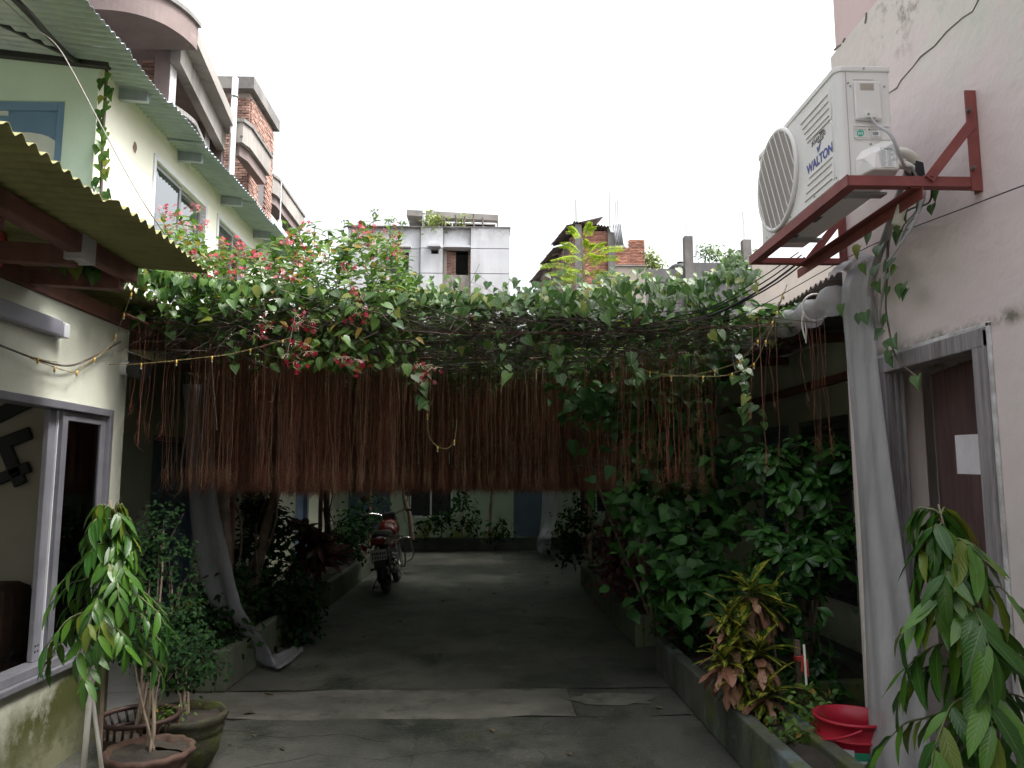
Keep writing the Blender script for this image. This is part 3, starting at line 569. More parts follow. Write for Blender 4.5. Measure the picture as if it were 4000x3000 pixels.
# ---------------------------------------------------------------- right porch behind the planters
rp = thing('porch_house', 'dim porch wall behind the right planters with louvred window and blue door', 'house', (3.3, 10, 0))
op = [(6.7, 7.75, .5, 2.16), (8.05, 8.85, 0, 2.16), (10, 11.2, .7, 2.0), (12.6, 13.5, 0, 2.1)]; m = MB(); y = RE
for y0, y1, z0, z1 in op:
    m.box((3.2, y, 0), (3.35, y0, 2.885)); m.box((3.2, y0, z1), (3.35, y1, 2.885))
    if z0: m.box((3.2, y0, 0), (3.35, y1, z0))
    y = y1
m.box((3.2, y, 0), (3.35, 17.6, 2.885)); m.build('wall', 'porch_paint', rp)
for k, (y0, y1, z0, z1) in enumerate(op):
    f = ring('door' if k % 2 else 'window', 'door_blue' if k % 2 else 'dark_glass_back', rp, (3.19, y0, z0), (3.3, y1, z1), .05, 0)
    bx('panel' if k % 2 else 'backing', 'door_blue' if k % 2 else 'dark_glass_back', f, (3.25, y0+.05, z0+.05), (3.28, y1-.05, z1-.05))
    if k == 0:
        for q in range(13): MB().beam((3.22, y0+.05, z0+.12+q*.118), (3.22, y1-.05, z0+.12+q*.118), .05, .008, up=(-.5, 0, .8)).build('louvre', 'moto_black', f)
bx('porch_step', 'dark_plinth', rp, (2.75, RE, .0), (3.18, 17, .12))
rr = thing('porch_roof', 'dark corrugated porch roof on the right beyond the tall house', 'roof', (2.8, 9, 2.75))
corr(rr, (3.4, RE+.02, 2.92), (-1.25, 0, -.06), (0, 1, 0), 1.25, 12.6, 'rust_sheet', sheet=.9)
for y in (5.2, 6.6, 8, 9.4, 10.8): MB().beam((3.3, y, 2.84), (2.2, y, 2.79), .06, .08).build('rafter', 'red_wood', rr)
MB().box((2.22, RE+.02, 2.70), (2.29, 17, 2.79)).build('beam', 'red_wood', rr)
MB().box((3.12, RE+.02, 2.45), (3.19, 17, 2.52)).build('rail', 'red_wood', rr)

# ---------------------------------------------------------------- unseen house added behind the viewpoint to shade the near yard
bh_ = thing('shade_house', 'plain house added unseen behind the viewpoint to shade the yard', 'house', (0, -3, 0))
bx('wall', 'porch_paint', bh_, (-8, -4.3, 0), (8, -4.1, 5.4)); bx('roof_slab', 'concrete_raw', bh_, (-8, -7, 5.4), (8, -3.3, 5.55)); bx('door', 'door_wood', bh_, (-.5, -4.099, 0), (.5, -4.07, 2.1))
# ================================================================ buildings in the distance
def bricks(parent, org, u, W_, H_, mat, nobj, holes=(), bl=.25, bh=.078, th=.05, keep=None):
    """courses of single bricks laid on the plane org + u*s + z*t; u horizontal unit vector, outward normal to its right"""
    org, u = Vector(org), Vector(u).normalized(); nn = Vector((u.y, -u.x, 0)); A = []
    rows = int(H_/bh)
    for r in range(rows):
        s = -(r % 2)*bl/2
        while s < W_:
            a, b = max(0, s), min(W_, s+bl-.02); t = r*bh
            if b-a > .05 and not any(h0 < (a+b)/2 < h1 and v0 < t+bh/2 < v1 for h0, h1, v0, v1 in holes) and (keep is None or keep((a+b)/2, t)):
                mt = Matrix(((u.x*(b-a), nn.x*th, 0, 0), (u.y*(b-a), nn.y*th, 0, 0), (0, 0, bh-.018, 0), (0, 0, 0, 1))); c = org+u*a+nn*random.uniform(-.012, .008); mt.translation = Vector((c.x, c.y, org.z+t)); A.append(mt)
            s += bl
    random.shuffle(A); bv = [(0,0,0),(1,0,0),(1,1,0),(0,1,0),(0,0,1),(1,0,1),(1,1,1),(0,1,1)]; bf = [(0,3,2,1),(4,5,6,7),(0,1,5,4),(1,2,6,5),(2,3,7,6),(3,0,4,7)]
    me = bpy.data.meshes.new('brick'); me.from_pydata(bv, [], bf); me.materials.append(MATS[mat]); A.sort(key=lambda k: -k.translation.z); copies('brick', me, parent, A[:nobj]); m = MB(); va = []
    for k in A[nobj:]: m.add([k@Vector(q) for q in bv], bf); va += [random.random()]*6
    if va:
        o = m.build('brickwork', mat, parent); o['kind'] = 'stuff'; at = o.data.attributes.new('var', 'FLOAT', 'FACE'); at.data.foreach_set('value', va)

# ---------------------------------------------------------------- unfinished concrete building on the left, rounded balcony
cb = thing('concrete_building', 'unfinished concrete building with rounded balcony above the blue-grey roof', 'building', (-9, 16, 0))
arc = [(-7.35, 13.3), (-6.85, 13.32), (-6.45, 13.44), (-6.13, 13.68), (-5.93, 14.02), (-5.83, 14.35), (-5.80, 14.62)]
_a = [Vector((x, y, 0)) for x, y in arc]; _o = []
for i in range(len(_a)-1):
    p0, p1, p2, p3 = _a[max(i-1, 0)], _a[i], _a[i+1], _a[min(i+2, len(_a)-1)]
    for j in range(4): t = j/4; q = .5*((2*p1)+(p2-p0)*t+(2*p0-5*p1+4*p2-p3)*t*t+(3*p1-p0-3*p2+p3)*t**3); _o.append((q.x, q.y))
arc = _o+[arc[-1]]; out = [(-15, 13.3)]+arc
m = MB().prism(out+[(-6.0, 14.62), (-15, 14.62)], 10.06, 10.56).build('balcony_roof', 'concrete_pink', cb)
MB().prism([(x+.05*(i > 0), y-.05) for i, (x, y) in enumerate(out)]+[(-5.75, 14.66), (-15, 14.66)], 10.56, 10.64).build('coping', 'concrete_cap', m)
sl_ = MB().prism([(-15, 14.63), (-5.86, 14.63), (-6.42, 19.0), (-15, 19.0)], 10.33, 10.62).build('roof_slab', 'concrete_raw', cb)
MB().prism([(-6.35, 14.7), (-6.15, 14.7), (-6.68, 18.95), (-6.88, 18.95)], 9.85, 10.329).build('edge_beam', 'concrete_raw', sl_)
MB().prism([(-15, 14.63), (-6.36, 14.63), (-6.9, 18.95), (-15, 18.95)], 10.2, 10.328).build('soffit', 'concrete_pink', sl_)
for px, y in ((646, 14.9), (797, 18.2)):
    p = PY(px, 300, y); o = bx('column', 'concrete_pink', cb, (p.x-.16, y-.15, 6.5), (p.x+.15, y+.15, 10.19)); bx('lit_face', 'facade_grey', o, (p.x+.151, y-.15, 6.5), (p.x+.16, y+.15, 10.0))  # paler sheet paints the column's right side as lit
    if px == 646: bricks(cb, (p.x-.5, y+.1, 7), (1, 0, 0), .34, 3.1, 'brick_old', 20)
arc2 = [(x-.05, y+.02) for x, y in arc]
m = MB(); o_ = [(-15, 13.3)]+arc2+[(-6.05, 15.8), (-6.5, 19.0)]; n = len(o_); v = []
for x, y in o_: v += [(x, y, 7.2), (x, y, 8.5)]
inn = [(x-.15, y+.12) for x, y in o_]
for x, y in inn: v += [(x, y, 7.2), (x, y, 8.5)]
f = [(2*i, 2*i+2, 2*i+3, 2*i+1) for i in range(n-1)]+[(2*n+2*i+1, 2*n+2*i+3, 2*n+2*i+2, 2*n+2*i) for i in range(n-1)]+[(2*i+1, 2*i+3, 2*n+2*i+3, 2*n+2*i+1) for i in range(n-1)]
pa = m.add(v, f).build('parapet', 'concrete_raw', cb)
m = MB()
for (x0, y0), (x1, y1) in zip(o_[:-1], o_[1:]): m.beam((x0, y0, 8.54), (x1, y1, 8.54), .2, .09)
m.build('coping', 'concrete_cap', pa)
MB().prism([(-15, 13.35)]+arc2+[(-6.5, 19), (-15, 19)], 6.9, 7.199).build('floor_slab', 'concrete_raw', cb)
MB().prism([(-15, 15.2), (-8.6, 15.2), (-8.6, 19), (-15, 19)], 0, 10.19).build('inner_wall', 'concrete_pink', cb)
MB().prism([(-15, 14.0), (-6.3, 14.0), (-6.6, 18.9), (-15, 18.9)], 0, 6.89).build('lower_wall', 'concrete_raw', cb)
bx('end_wall', 'concrete_pink', cb, (-15, 18.9, 6.9), (-6.75, 19.1, 10.19))
# bay beyond: boxed balcony
def bay(px0, px1, px2, pt, pb, y, dep, nm):
    a, b = PY(px0, pt, y), PY(px1, pb, y); c = PX(px2, pt, b.x) if False else Vector((b.x, y+dep, 0))
    pz0, pz1 = min(a.z, b.z), max(a.z, b.z); o = MB().prism([(a.x, y), (b.x-.1, y), (b.x, y+.35), (b.x, y+dep), (a.x, y+dep)], pz0, pz1).build(nm, 'concrete_raw', cb)
    MB().prism([(a.x-.04, y-.05), (b.x-.06, y-.05), (b.x+.05, y+.33), (b.x+.05, y+dep+.05), (a.x-.04, y+dep+.05)], pz1, pz1+.09).build('coping', 'concrete_cap', o)
    MB().prism([(a.x, y+.12), (b.x-.2, y+.12), (b.x-.1, y+.5), (b.x-.1, y+dep-.1), (a.x, y+dep-.1)], pz0-.3, pz0-.001).build('soffit_beam', 'concrete_pink', o)
    w = p = PY(px0+20, pt+60, y); MB().disc((p.x+.05, y-.003, pz0+.15), (0, 1, 0), .04, 10).build('drain_hole', 'room_dark', o); return o
bay(916, 962, 1012, 478, 556, 18.9, 2.2, 'balcony'); bay(1020, 1075, 1110, 690, 752, 26, 4.2, 'balcony')
bt = thing('brick_tower', 'old brick stair tower with flat concrete cap behind the concrete building', 'building', (-8, 22, 0))
TX, TY0, TY1 = -6.72, 21.0, 23.4
bx('core', 'mortar', bt, (-10, TY0+.05, 0), (TX-.05, TY1-.05, 12.5))
bricks(bt, (-10, TY0+.05, 6.2), (1, 0, 0), 3.22, 6.2, 'brick_old', 170, bl=.24)
bricks(bt, (TX-.05, TY0+.05, 6.2), (0, 1, 0), TY1-TY0-.1, 6.2, 'brick_old', 120, holes=((.9, 1.6, 3.4, 4.7), (.8, 1.4, 1.7, 2.6)), bl=.24)
bx('column', 'concrete_raw', bt, (-7.95, TY0-.03, 6), (-7.6, TY0+.2, 12.48)); bx('cap_slab', 'concrete_cap', bt, (-10.2, TY0-.25, 12.5), (TX+.12, TY1+.1, 12.85))
for z, y, h, w in ((9.6, 21.95, 1.3, .7), (7.9, 21.85, .9, .6)): bx('window', 'room_dark', bt, (TX-.09, y, z), (TX-.045, y+w, z+h))
bx('lower_slab', 'concrete_raw', bt, (-9.6, TY0-.4, 8.1), (TX+.04, TY0+.02, 8.35))
def pole(px, pt, pb, y, r, tip, lab, zb=0.):
    a, b = PY(px, pt, y), PY(px, pb, y); t = thing('drain_pipe', lab, 'pipe', (b.x, y, 0))
    MB().tube([(b.x, y, zb), (b.x, y, a.z)], r, 10).build('pipe', 'pvc_white', t, smooth=True); MB().tube([(b.x, y, a.z), (b.x, y, PY(px, tip, y).z)], r*.3, 6).build('rod', 'pvc_white', t)
    for z in (a.z-.5, max(a.z-2.6, zb+.1)): MB().torus((b.x, y, z), (0, 0, 1), r*1.15, r*.25, 14, 6).build('collar', 'metal_dull', t)
pole(901, 305, 700, 18.6, .075, 236, 'tall white pipe standing before the concrete building and brick tower')
pole(1092, 860, 900, 26, .07, 712, 'thin white pipe beside the farthest rounded balcony at left')

# ---------------------------------------------------------------- grey rendered block in the middle
gb = thing('grey_building', 'grey rendered block with open dark windows in the middle distance', 'building', (-3, 44, 0)); GY = 40.
def gx(px): return PY(px, 950, GY).x
def gz(py): return PY(1700, py, GY).z
cx_ = [1355, 1642, 1731, 1838, 1992]; rz_ = [885, 969, 1067, 1290]
opn = {(2, 1): None}
for i in range(4):
    for j in range(3):
        if (i, j) == (2, 1): continue
        x0, x1, z1, z0 = gx(cx_[i])+.02, gx(cx_[i+1])-.02, gz(rz_[j])-.02, gz(rz_[j+1])+.02
        y0 = GY+(.25 if i == 2 else 0)+(.18 if i == 0 else 0); mt = 'facade_brown' if (i, j) == (2, 2) else 'facade_grey'
        if j == 2: z0 = 0
        hole = {(0, 1): (1520, 1597, 976, 1066.5), (1, 1): (1684, 1714, 972, 992)}.get((i, j))
        if hole:
            a, b, t, u = gx(hole[0]), gx(hole[1]), min(gz(hole[2]), z1-.03), max(gz(hole[3]), z0+.01); m = MB()
            m.box((x0, y0, z0), (a, y0+.3, z1)); m.box((b, y0, z0), (x1, y0+.3, z1)); m.box((a, y0, t), (b, y0+.3, z1)); m.box((a, y0, z0), (b, y0+.3, u)); o = m.build('facade_panel', mt, gb)
            f = ring('window', 'facade_brown', gb, (a, y0+.1, u), (b, y0+.2, t), .04, 1); bx('backing', 'room_dark', f, (a, y0+.5, u), (b, y0+.55, t))
            bx('sunshade', 'facade_grey', gb, (a-.15, y0-.35, gz(968)), (b+.12, y0-.002, gz(957)))
        else: bx('facade_panel', mt, gb, (x0, y0, z0), (x1, y0+.3, z1))
X0, X1 = gx(1355), gx(1992); bx('core', 'facade_grey', gb, (X0+.02, GY+.72, 0), (gx(1735), GY+10, gz(888)-.02)); bx('core', 'facade_grey', gb, (gx(1858), GY+.72, 0), (X1-.02, GY+10, gz(888)-.02)); bx('core', 'facade_grey', gb, (gx(1735), GY+5, 0), (gx(1858), GY+10, gz(888)-.02))
bx('lower_core', 'facade_grey', gb, (gx(1735)+.01, GY+.6, 0), (gx(1858)-.01, GY+5, gz(1067)-.05)); bx('roof_slab', 'concrete_cap', gb, (X0-.03, GY-.04, gz(888)), (X1+.03, GY+10, gz(884)))
bx('reveal', 'wall_beige', gb, (gx(1731), GY+.3, gz(1067)), (gx(1744), GY+.75, gz(969)))
bricks(gb, (gx(1744), GY+.45, gz(1067)), (1, 0, 0), .5, 1.35, 'brick_old', 40); bricks(gb, (gx(1828), GY+.45, gz(1067)), (1, 0, 0), .3, 1.35, 'brick_old', 30)
bx('sunshade', 'facade_grey', gb, (gx(1733), GY-.2, gz(968)), (gx(1838), GY+.24, gz(961)))
for px in (1642, 1731, 1838): bx('rain_groove', 'concrete_cap', gb, (gx(px)-.03, GY+.1, 0), (gx(px)+.03, GY+.4, gz(890)))
ph = bx('penthouse', 'facade_grey', gb, (gx(1612), GY+2.2, gz(884)), (gx(1940), GY+8, gz(852)+.3)); v0, v1 = PY(1590, 838, GY+1.6), PY(1946, 862, GY+1.6)
MB().beam((v0.x, GY+4.6, v0.z+.05), (v1.x, GY+4.6, v1.z+.1), 6.4, .32).build('cap_slab', 'concrete_raw', ph); bx('shutter', 'concrete_cap', ph, (gx(1640), GY+2.1, gz(884)), (gx(1660), GY+2.19, gz(866)))
pole(1655, 800, 885, 40.4, .085, 762, 'white vent pipe standing at the roof edge of the grey block', gz(884))
rl = thing('roof_railing', 'white rail on posts along the roof of the grey block', 'railing', (gx(1800), GY+.6, gz(885)))
MB().tube([(gx(1650), GY+.6, gz(854)), (gx(1938), GY+.6, gz(858))], .05, 6).build('rail', 'pvc_white', rl)
for px in (1651, 1764, 1937): MB().tube([(gx(px), GY+.6, gz(886)), (gx(px), GY+.6, gz(856))], .05, 6).build('post', 'pvc_white', rl)
for px, top in ((1712, 829), (1727, 840), (1738, 846), (1780, 840), (1815, 846), (1852, 836), (1886, 850)):
    p = PY(px, 888, GY+.2); q = PY(px+random.uniform(-3, 3), top, GY+.2)
    tag(MB().tube([p, (p+q)/2+Vector((random.uniform(-.04, .04), 0, 0)), q], .05, 5).build('starter_bar', 'rebar', None), 'rusty starter bar standing up from the grey block roof edge', 'steel bar', 'starter bars on the grey block')

# ---------------------------------------------------------------- brick building at right with rusty roof
BY = 36.
rb = thing('brick_building', 'unfinished red brick building with rusty sheet roof right of centre', 'building', (5, 40, 0))
def qx(px): return PY(px, 1000, BY).x
def qz(py): return PY(2400, py, BY).z
fx0, fx1 = qx(2262), qx(2382); bx('core', 'mortar', rb, (fx0, BY+.1, 0), (fx1, BY+4, qz(902)))
bricks(rb, (fx0, BY+.1, qz(1160)), (1, 0, 0), fx1-fx0, qz(898)-qz(1160), 'brick_red', 110, holes=((.1, .35, 2.0, 2.15), (1.1, 1.3, 2.3, 2.4), (1.2, 1.4, .35, .5)))
for a, b, t in ((2246, 2272, 880), (2374, 2402, 890)): bx('column', 'concrete_dark', rb, (qx(a), BY-.12, 0), (qx(b), BY+.3, qz(t)))
sa, sb = Vector((qx(2250), BY+.1, 0)), Vector((2.95, 41.6, 0)); du = (sa-sb).normalized(); Ls = (sa-sb).length
MB().prism([(sb.x, sb.y), (sa.x, sa.y), (sa.x+.5, sa.y+.4), (sb.x+.5, sb.y+.4)], 0, 12.9).build('core', 'mortar', rb)
bricks(rb, (sb.x, sb.y, 7.6), du, Ls, 5.8, 'brick_old', 60, keep=lambda s, t: t < 4.6+s*.22 and not (2.2 < s < 2.9 and t > 3.3))
for s, zt in ((.12, 12.4), (2.6, 13.0), (4.3, 13.2)): p = sb+du*s; bx('column', 'concrete_dark', rb, (p.x-.16, p.y-.22, 0), (p.x+.16, p.y+.1, zt))
for s0, s1, z in ((-.4, 2.4, 12.75), (1.6, 3.9, 13.25), (3.5, 5.9, 13.75)):
    p, q = sb+du*s0, sb+du*s1; nn = Vector((du.y, -du.x, 0)); corr(rb, (p.x+nn.x*.55, p.y+nn.y*.55, z-.35), tuple(Vector((-nn.x, -nn.y, .32))), tuple(Vector((du.x, du.y, .10))), 2.0, s1-s0, 'rust_sheet', pitch=.15, amp=.03, sheet=1.2)
    for t in (.1, .9): a = p.lerp(q, t); MB().beam((a.x+nn.x*.5, a.y+nn.y*.5, z-.42), (a.x-nn.x*.9, a.y-nn.y*.9, z+.05), .08, .1).build('roof_pole', 'rebar', rb)
corr(rb, (qx(2250)-.1, BY-.2, qz(872)), (0, 2.5, .1), (1, 0, -.14), 2.5, qx(2400)-qx(2250), 'rust_sheet', pitch=.15, amp=.03, sheet=.9)
MB().beam((qx(2390), BY+.2, qz(900)), (qx(2432), BY+.2, qz(975)), .02, .5, up=(1, 0, .4)).build('loose_sheet', 'zinc_sheet', rb)
corr(rb, (qx(2404), BY-.25, qz(966)), (-.12, 0, 1), (1, 0, .12), 1.1, .34, 'zinc_sheet', pitch=.08, amp=.02, sheet=.34, name='leaning_sheet')
MB().add([(qx(2378), BY-.22, qz(895)), (qx(2400), BY-.22, qz(888)), (qx(2402), BY-.24, qz(915)), (qx(2384), BY-.23, qz(912))], [(0, 1, 2, 3)]).build('tarpaulin', 'sticker_white', rb, solid=.02)
wx0, wx1 = qx(2403), qx(2520); bricks(rb, (wx0, BY+.12, qz(1036)), (1, 0, 0), wx1-wx0, qz(930)-qz(1036)-.02, 'brick_red', 130, keep=lambda s, t: s > .70 or t < qz(968)-qz(1036))
bx('brick_backing', 'mortar', rb, (wx0+.72, BY+.12, qz(1036)), (wx1, BY+.35, qz(933))); bx('brick_backing', 'mortar', rb, (wx0, BY+.12, qz(1036)), (wx0+.719, BY+.35, qz(971)))
bx('plastered_wall', 'wall_beige', rb, (wx0-.02, BY+.06, 0), (wx1, BY+.3, qz(1037))); bx('ledge', 'concrete_raw', rb, (wx0-.02, BY-.02, qz(1039)), (wx1+.02, BY+.06, qz(1034)))
for px, top in ((2246, 780), (2252, 787), (2380, 750), (2402, 790), (2410, 785)):
    p = PY(px, 900, BY); q = PY(px+2, top, BY); tag(MB().tube([p, q], .018, 4).build('starter_bar', 'rebar', None), 'thin steel bar rising above the red brick building', 'steel bar', 'bars above the brick building')
# ---------------------------------------------------------------- dark rendered wall with unfinished columns
dw = thing('rendered_wall', 'dark weathered rendered wall with two unfinished columns at right', 'wall', (10, 36, 0))
bx('wall_panel', 'wall_dark', dw, (wx1+.02, BY+.1, 0), (qx(2690), BY+.35, qz(1046))); bx('wall_panel', 'wall_dark', dw, (qx(2690)+.01, BY+.08, 0), (qx(2915), BY+.33, qz(1021))); bx('wall_panel', 'wall_beige', dw, (qx(2915)+.01, BY+.1, 0), (qx(3300), BY+.35, qz(1020)))
bx('string_course', 'concrete_cap', dw, (wx1+.02, BY+.02, qz(1098)), (qx(2915), BY+.079, qz(1095)))
for px in (2690, 2918):
    c = bx('column', 'concrete_dark', dw, (qx(px)-.2, BY-.1, 0), (qx(px)+.2, BY+.3, qz(921 if px == 2690 else 932))); 
    for dx in (-.13, -.02, .09, .15):
        p = Vector((qx(px)+dx, BY+random.uniform(0, .2), qz(925))); MB().tube([p, p+Vector((random.uniform(-.06, .06), 0, random.uniform(.9, 2.0)))], .014, 4).build('starter_bar', 'rebar', c)
for px in (2717, 2722, 2727): p = PY(px, 1022, BY+.2); q = PY(px-2, 915+random.uniform(0, 30), BY+.2); tag(MB().tube([p, q], .014, 4).build('starter_bar', 'rebar', None), 'thin steel bar beside the left column of the dark wall', 'steel bar', 'bars beside the dark wall column')
p = PY(2662, 1050, BY+1.2); tk = thing('water_tank', 'black domed water tank behind the dark rendered wall', 'water tank', (p.x, p.y, p.z-.6))
MB().lathe([(.02, .95), (.15, .93), (.16, .88), (.45, .82), (.62, .66), (.66, .5), (.64, .46), (.66, .4), (.66, -1.0)], (p.x, p.y+.2, p.z-.6), 20).build('shell', 'tank_black', tk, smooth=True); MB().disc((p.x, p.y+.2, p.z+.34), (0, 0, 1), .17, 14, .05).build('lid', 'tank_black', tk)
# ================================================================ air conditioner on its bracket
br = thing('wall_bracket', 'red-oxide steel angle bracket carrying the air conditioner on the right wall', 'bracket', (2.2, 3.8, 2.9))
def angle(p, q, nm='rail', w=.05, t=.006, side=(0, 0, 1), out_=(1, 0, 0)):
    """an L-section steel bar from p to q"""
    p, q, a, b = Vector(p), Vector(q), Vector(side), Vector(out_); m = MB()
    for u, v in ((a*w, b*t), (a*t, b*w)): m.add([p, p+u, p+u+v, p+v, q, q+u, q+u+v, q+v], [(0,1,2,3),(7,6,5,4),(0,4,5,1),(1,5,6,2),(2,6,7,3),(3,7,4,0)])
    return m.build(nm, 'red_oxide', br)
BZ, Y0, Y1, XF, XR = 2.905, 3.22, 4.50, 1.595, 1.93
for k, y in enumerate((Y0, Y1)):
    sd_ = 1 if k == 0 else -1
    bx('arm', 'red_oxide', br, (XF+.002, y-.003, BZ-.02), (2.2, y+.003, BZ+.025)); bx('arm_flange', 'red_oxide', br, (XF+.002, y+.004*sd_, BZ-.021), (2.2, y+.045*sd_, BZ-.016))
    bx('upright', 'red_oxide', br, (2.15, y-.008, BZ-.04), (2.198, y+.002, BZ+.43)); bx('upright_flange', 'red_oxide', br, (2.192, y+.003, BZ-.04), (2.199, y+.045, BZ+.43))
    MB().beam((2.165, y-.012, BZ+.27), (1.955, y-.012, BZ+.01), .006, .045, up=(.7, 0, .7)).build('brace', 'red_oxide', br)
    for z in (.06, .33): MB().tube([(2.155, y-.03, BZ+z), (2.155, y-.006, BZ+z)], .009, 6).build('bolt', 'rebar', br)
    MB().tube([(1.965, y-.015, BZ+.02), (1.965, y-.015, BZ+.045)], .008, 6).build('bolt', 'red_oxide', br)
bx('front_rail', 'red_oxide', br, (XF-.003, Y0, BZ-.02), (XF+.003, Y1, BZ+.03)); bx('front_flange', 'red_oxide', br, (XF+.004, Y0+.005, BZ-.0215), (XF+.05, Y1-.005, BZ-.0165))
bx('rear_rail', 'red_oxide', br, (XR-.003, Y0, BZ-.075), (XR+.003, Y1+.1, BZ-.022)); bx('rear_flange', 'red_oxide', br, (XR-.05, Y0+.005, BZ-.027), (XR-.004, Y1, BZ-.0217))

AX0, AX1, AY0, AY1, AZ0, AZ1 = 1.612, 1.862, 3.315, 4.345, 2.945, 3.50
ac = thing('air_conditioner', 'white outdoor air conditioner unit with round grille on the right wall', 'air conditioner', (1.74, 3.8, AZ0))
def rbox(a, b, r, ax=2, n=6):
    """box rounded about the vertical edges on the yard side"""
    (x0, y0, z0), (x1, y1, z1) = a, b; P = []
    for cx, cy, t0 in ((x0+r, y0+r, 180), (x1-.01, y0+.01, 270), (x1-.01, y1-.01, 0), (x0+r, y1-r, 90)):
        rr_ = r if cx < (x0+x1)/2 else .01
        P += [(cx+rr_*math.cos(R(t0+90*i/n)), cy+rr_*math.sin(R(t0+90*i/n))) for i in range(n+1)]
    return MB().prism(P, z0, z1)
rbox((AX0, AY0, AZ0+.012), (AX1, AY1, AZ1-.03), .035).build('casing', 'ac_white', ac)
rbox((AX0-.006, AY0-.006, AZ1-.03), (AX1+.006, AY1+.006, AZ1), .04).build('top_cover', 'ac_white', ac, bevel=.006)
bx('base_tray', 'ac_white', ac, (AX0+.004, AY0+.006, AZ0), (AX1-.004, AY1-.006, AZ0+.0118)); 
for y in (AY0+.13, AY1-.2): bx('foot', 'zinc_sheet', ac, (AX0-.005, y, AZ0-.012), (AX1+.03, y+.06, AZ0-.001))
for y in (3.45, 3.8, 4.1): bx('drain_slot', 'ink_dark', ac, (AX0+.1, y, AZ0-.0008), (AX0+.13, y+.09, AZ0-.0002))
# fan grille on the yard side
FC = Vector((AX0-.004, 4.045, AZ0+.29)); fr_ = .262
gr = MB().disc((AX0-.003, FC.y, FC.z), (-1, 0, 0), fr_, 48, .006).build('fan_grille', 'ac_grille_back', ac)
MB().torus((AX0-.008, FC.y, FC.z), (1, 0, 0), fr_+.008, .013, 48, 10).build('rim', 'ac_white', gr, smooth=True)
dg_ = Vector((0, .60, -.80)); pg_ = Vector((0, .80, .60)); m = MB()
for i in range(-42, 43):
    s = i*.006; h = math.sqrt(max(0, fr_**2-s*s)); 
    if h > .03: a = FC+pg_*s; m.beam(a-dg_*h+Vector((-.011, 0, 0)), a+dg_*h+Vector((-.011, 0, 0)), .0018, .002, up=(1, 0, 0))
o = m.build('grille_wire', 'ac_grille', gr); o['kind'] = 'stuff'
e1 = Vector((0, .42, .91)); e2 = Vector((0, -.91, .42))
for i in range(-4, 5):
    s = i*.058; h = math.sqrt(fr_**2-s*s); a = FC+e2*s+Vector((-.016, 0, 0)); MB().beam(a-e1*h, a+e1*h, .0045, .004, up=(1, 0, 0)).build('grille_rib', 'ac_white', gr)
m = MB()
# embossed ribs on the front panel
for z, y0, y1 in [(AZ0+.46, 3.40, 3.72), (AZ0+.425, 3.40, 3.70), (AZ0+.39, 3.40, 3.68), (AZ0+.355, 3.40, 3.66), (AZ0+.33, 3.39, 3.65), (AZ0+.145, 3.39, 3.65), (AZ0+.115, 3.40, 3.67), (AZ0+.08, 3.40, 3.69), (AZ0+.045, 3.40, 3.71)]:
    MB().beam((AX0-.0015, y0, z), (AX0-.0015, y1, z), .007, .009, up=(1, 0, 0)).build('rib', 'ac_white', ac, bevel=.003)
for z0_, z1_ in ((AZ0+.03, AZ0+.16), (AZ0+.165, AZ0+.32), (AZ0+.325, AZ0+.485)):
    MB().tube([(AX0, 3.385, z0_), (AX0, 3.375, z0_+.012), (AX0, 3.375, z1_-.012), (AX0, 3.385, z1_)], .004, 6).build('panel_edge', 'ac_white', ac, smooth=True)
yd, zd = (0, -1, 0), (0, 0, 1)
text('WALTON', .066, (AX0-.001, 3.525, AZ0+.19), yd, zd, 'ink_blue', ac, sx=1.0, bold=.03)
text('INVERTER', .034, (AX0-.001, 3.53, AZ0+.295), yd, zd, 'ink_dark', ac, shear=.2, bold=0); text('Intelligent', .012, (AX0-.001, 3.49, AZ0+.316), yd, zd, 'ink_dark', ac); text('TECHNOLOGY', .010, (AX0-.001, 3.50, AZ0+.277), yd, zd, 'ink_dark', ac)
MB().tube([(AX0-.001, 3.53+.085*math.cos(t), AZ0+.293+.028*math.sin(t)) for t in [R(30+k*22) for k in range(9)]], .0008, 5).build('swoosh', 'ink_dark', ac)
def emb(c, s, xd, zd_, mat):       # the maker's winged emblem above the name
    c, x, z = Vector(c), Vector(xd), Vector(zd_); m = MB()
    for pts in ([(-.95, .55), (-.35, .55), (-.05, -.1), (-.45, -.7)], [(-.1, .5), (.45, .85), (.15, -.1), (-.35, -.72), (.05, -.05)], [(.55, .95), (1.1, 1.1), (.35, -.2), (.0, -.72), (.3, .1)]):
        m.add([c+x*a*s+z*b*s for a, b in pts], [tuple(range(len(pts)))])
    return m.build('emblem', mat, ac)
emb((AX0-.0012, 3.525, AZ0+.245), .026, yd, zd, 'ink_blue')
# near side: seam, terminal cover, clip, valve cover, stickers
YS = AY0-.001
bx('seam', 'label_line', ac, (AX0+.044, YS-.0005, AZ0+.02), (AX0+.0465, YS+.0008, AZ1-.032)); 
tc_ = bx('terminal_cover', 'ac_white', ac, (AX0+.077, YS-.014, AZ0+.285), (AX0+.20, YS, AZ0+.475), bevel=.008)
bx('window_recess', 'wall_beige', tc_, (AX0+.104, YS-.0145, AZ0+.428), (AX0+.168, YS-.0135, AZ0+.462))
P = [(AX0+.085+.115*i/12, AZ0+.293+.04*math.sin(math.pi*i/12)) for i in range(13)]
MB().add([(x, YS-.0152, z) for x, z in P], [tuple(range(12, -1, -1))]).build('recess', 'ac_white', tc_, solid=.002)
bx('cable_clip', 'ac_white', tc_, (AX0+.118, YS-.024, AZ0+.292), (AX0+.168, YS-.0165, AZ0+.324), bevel=.003)
def screw(p, ax=(0, -1, 0), r=.005): MB().disc(p, ax, r, 10, .003).build('screw', 'metal_dull', ac)
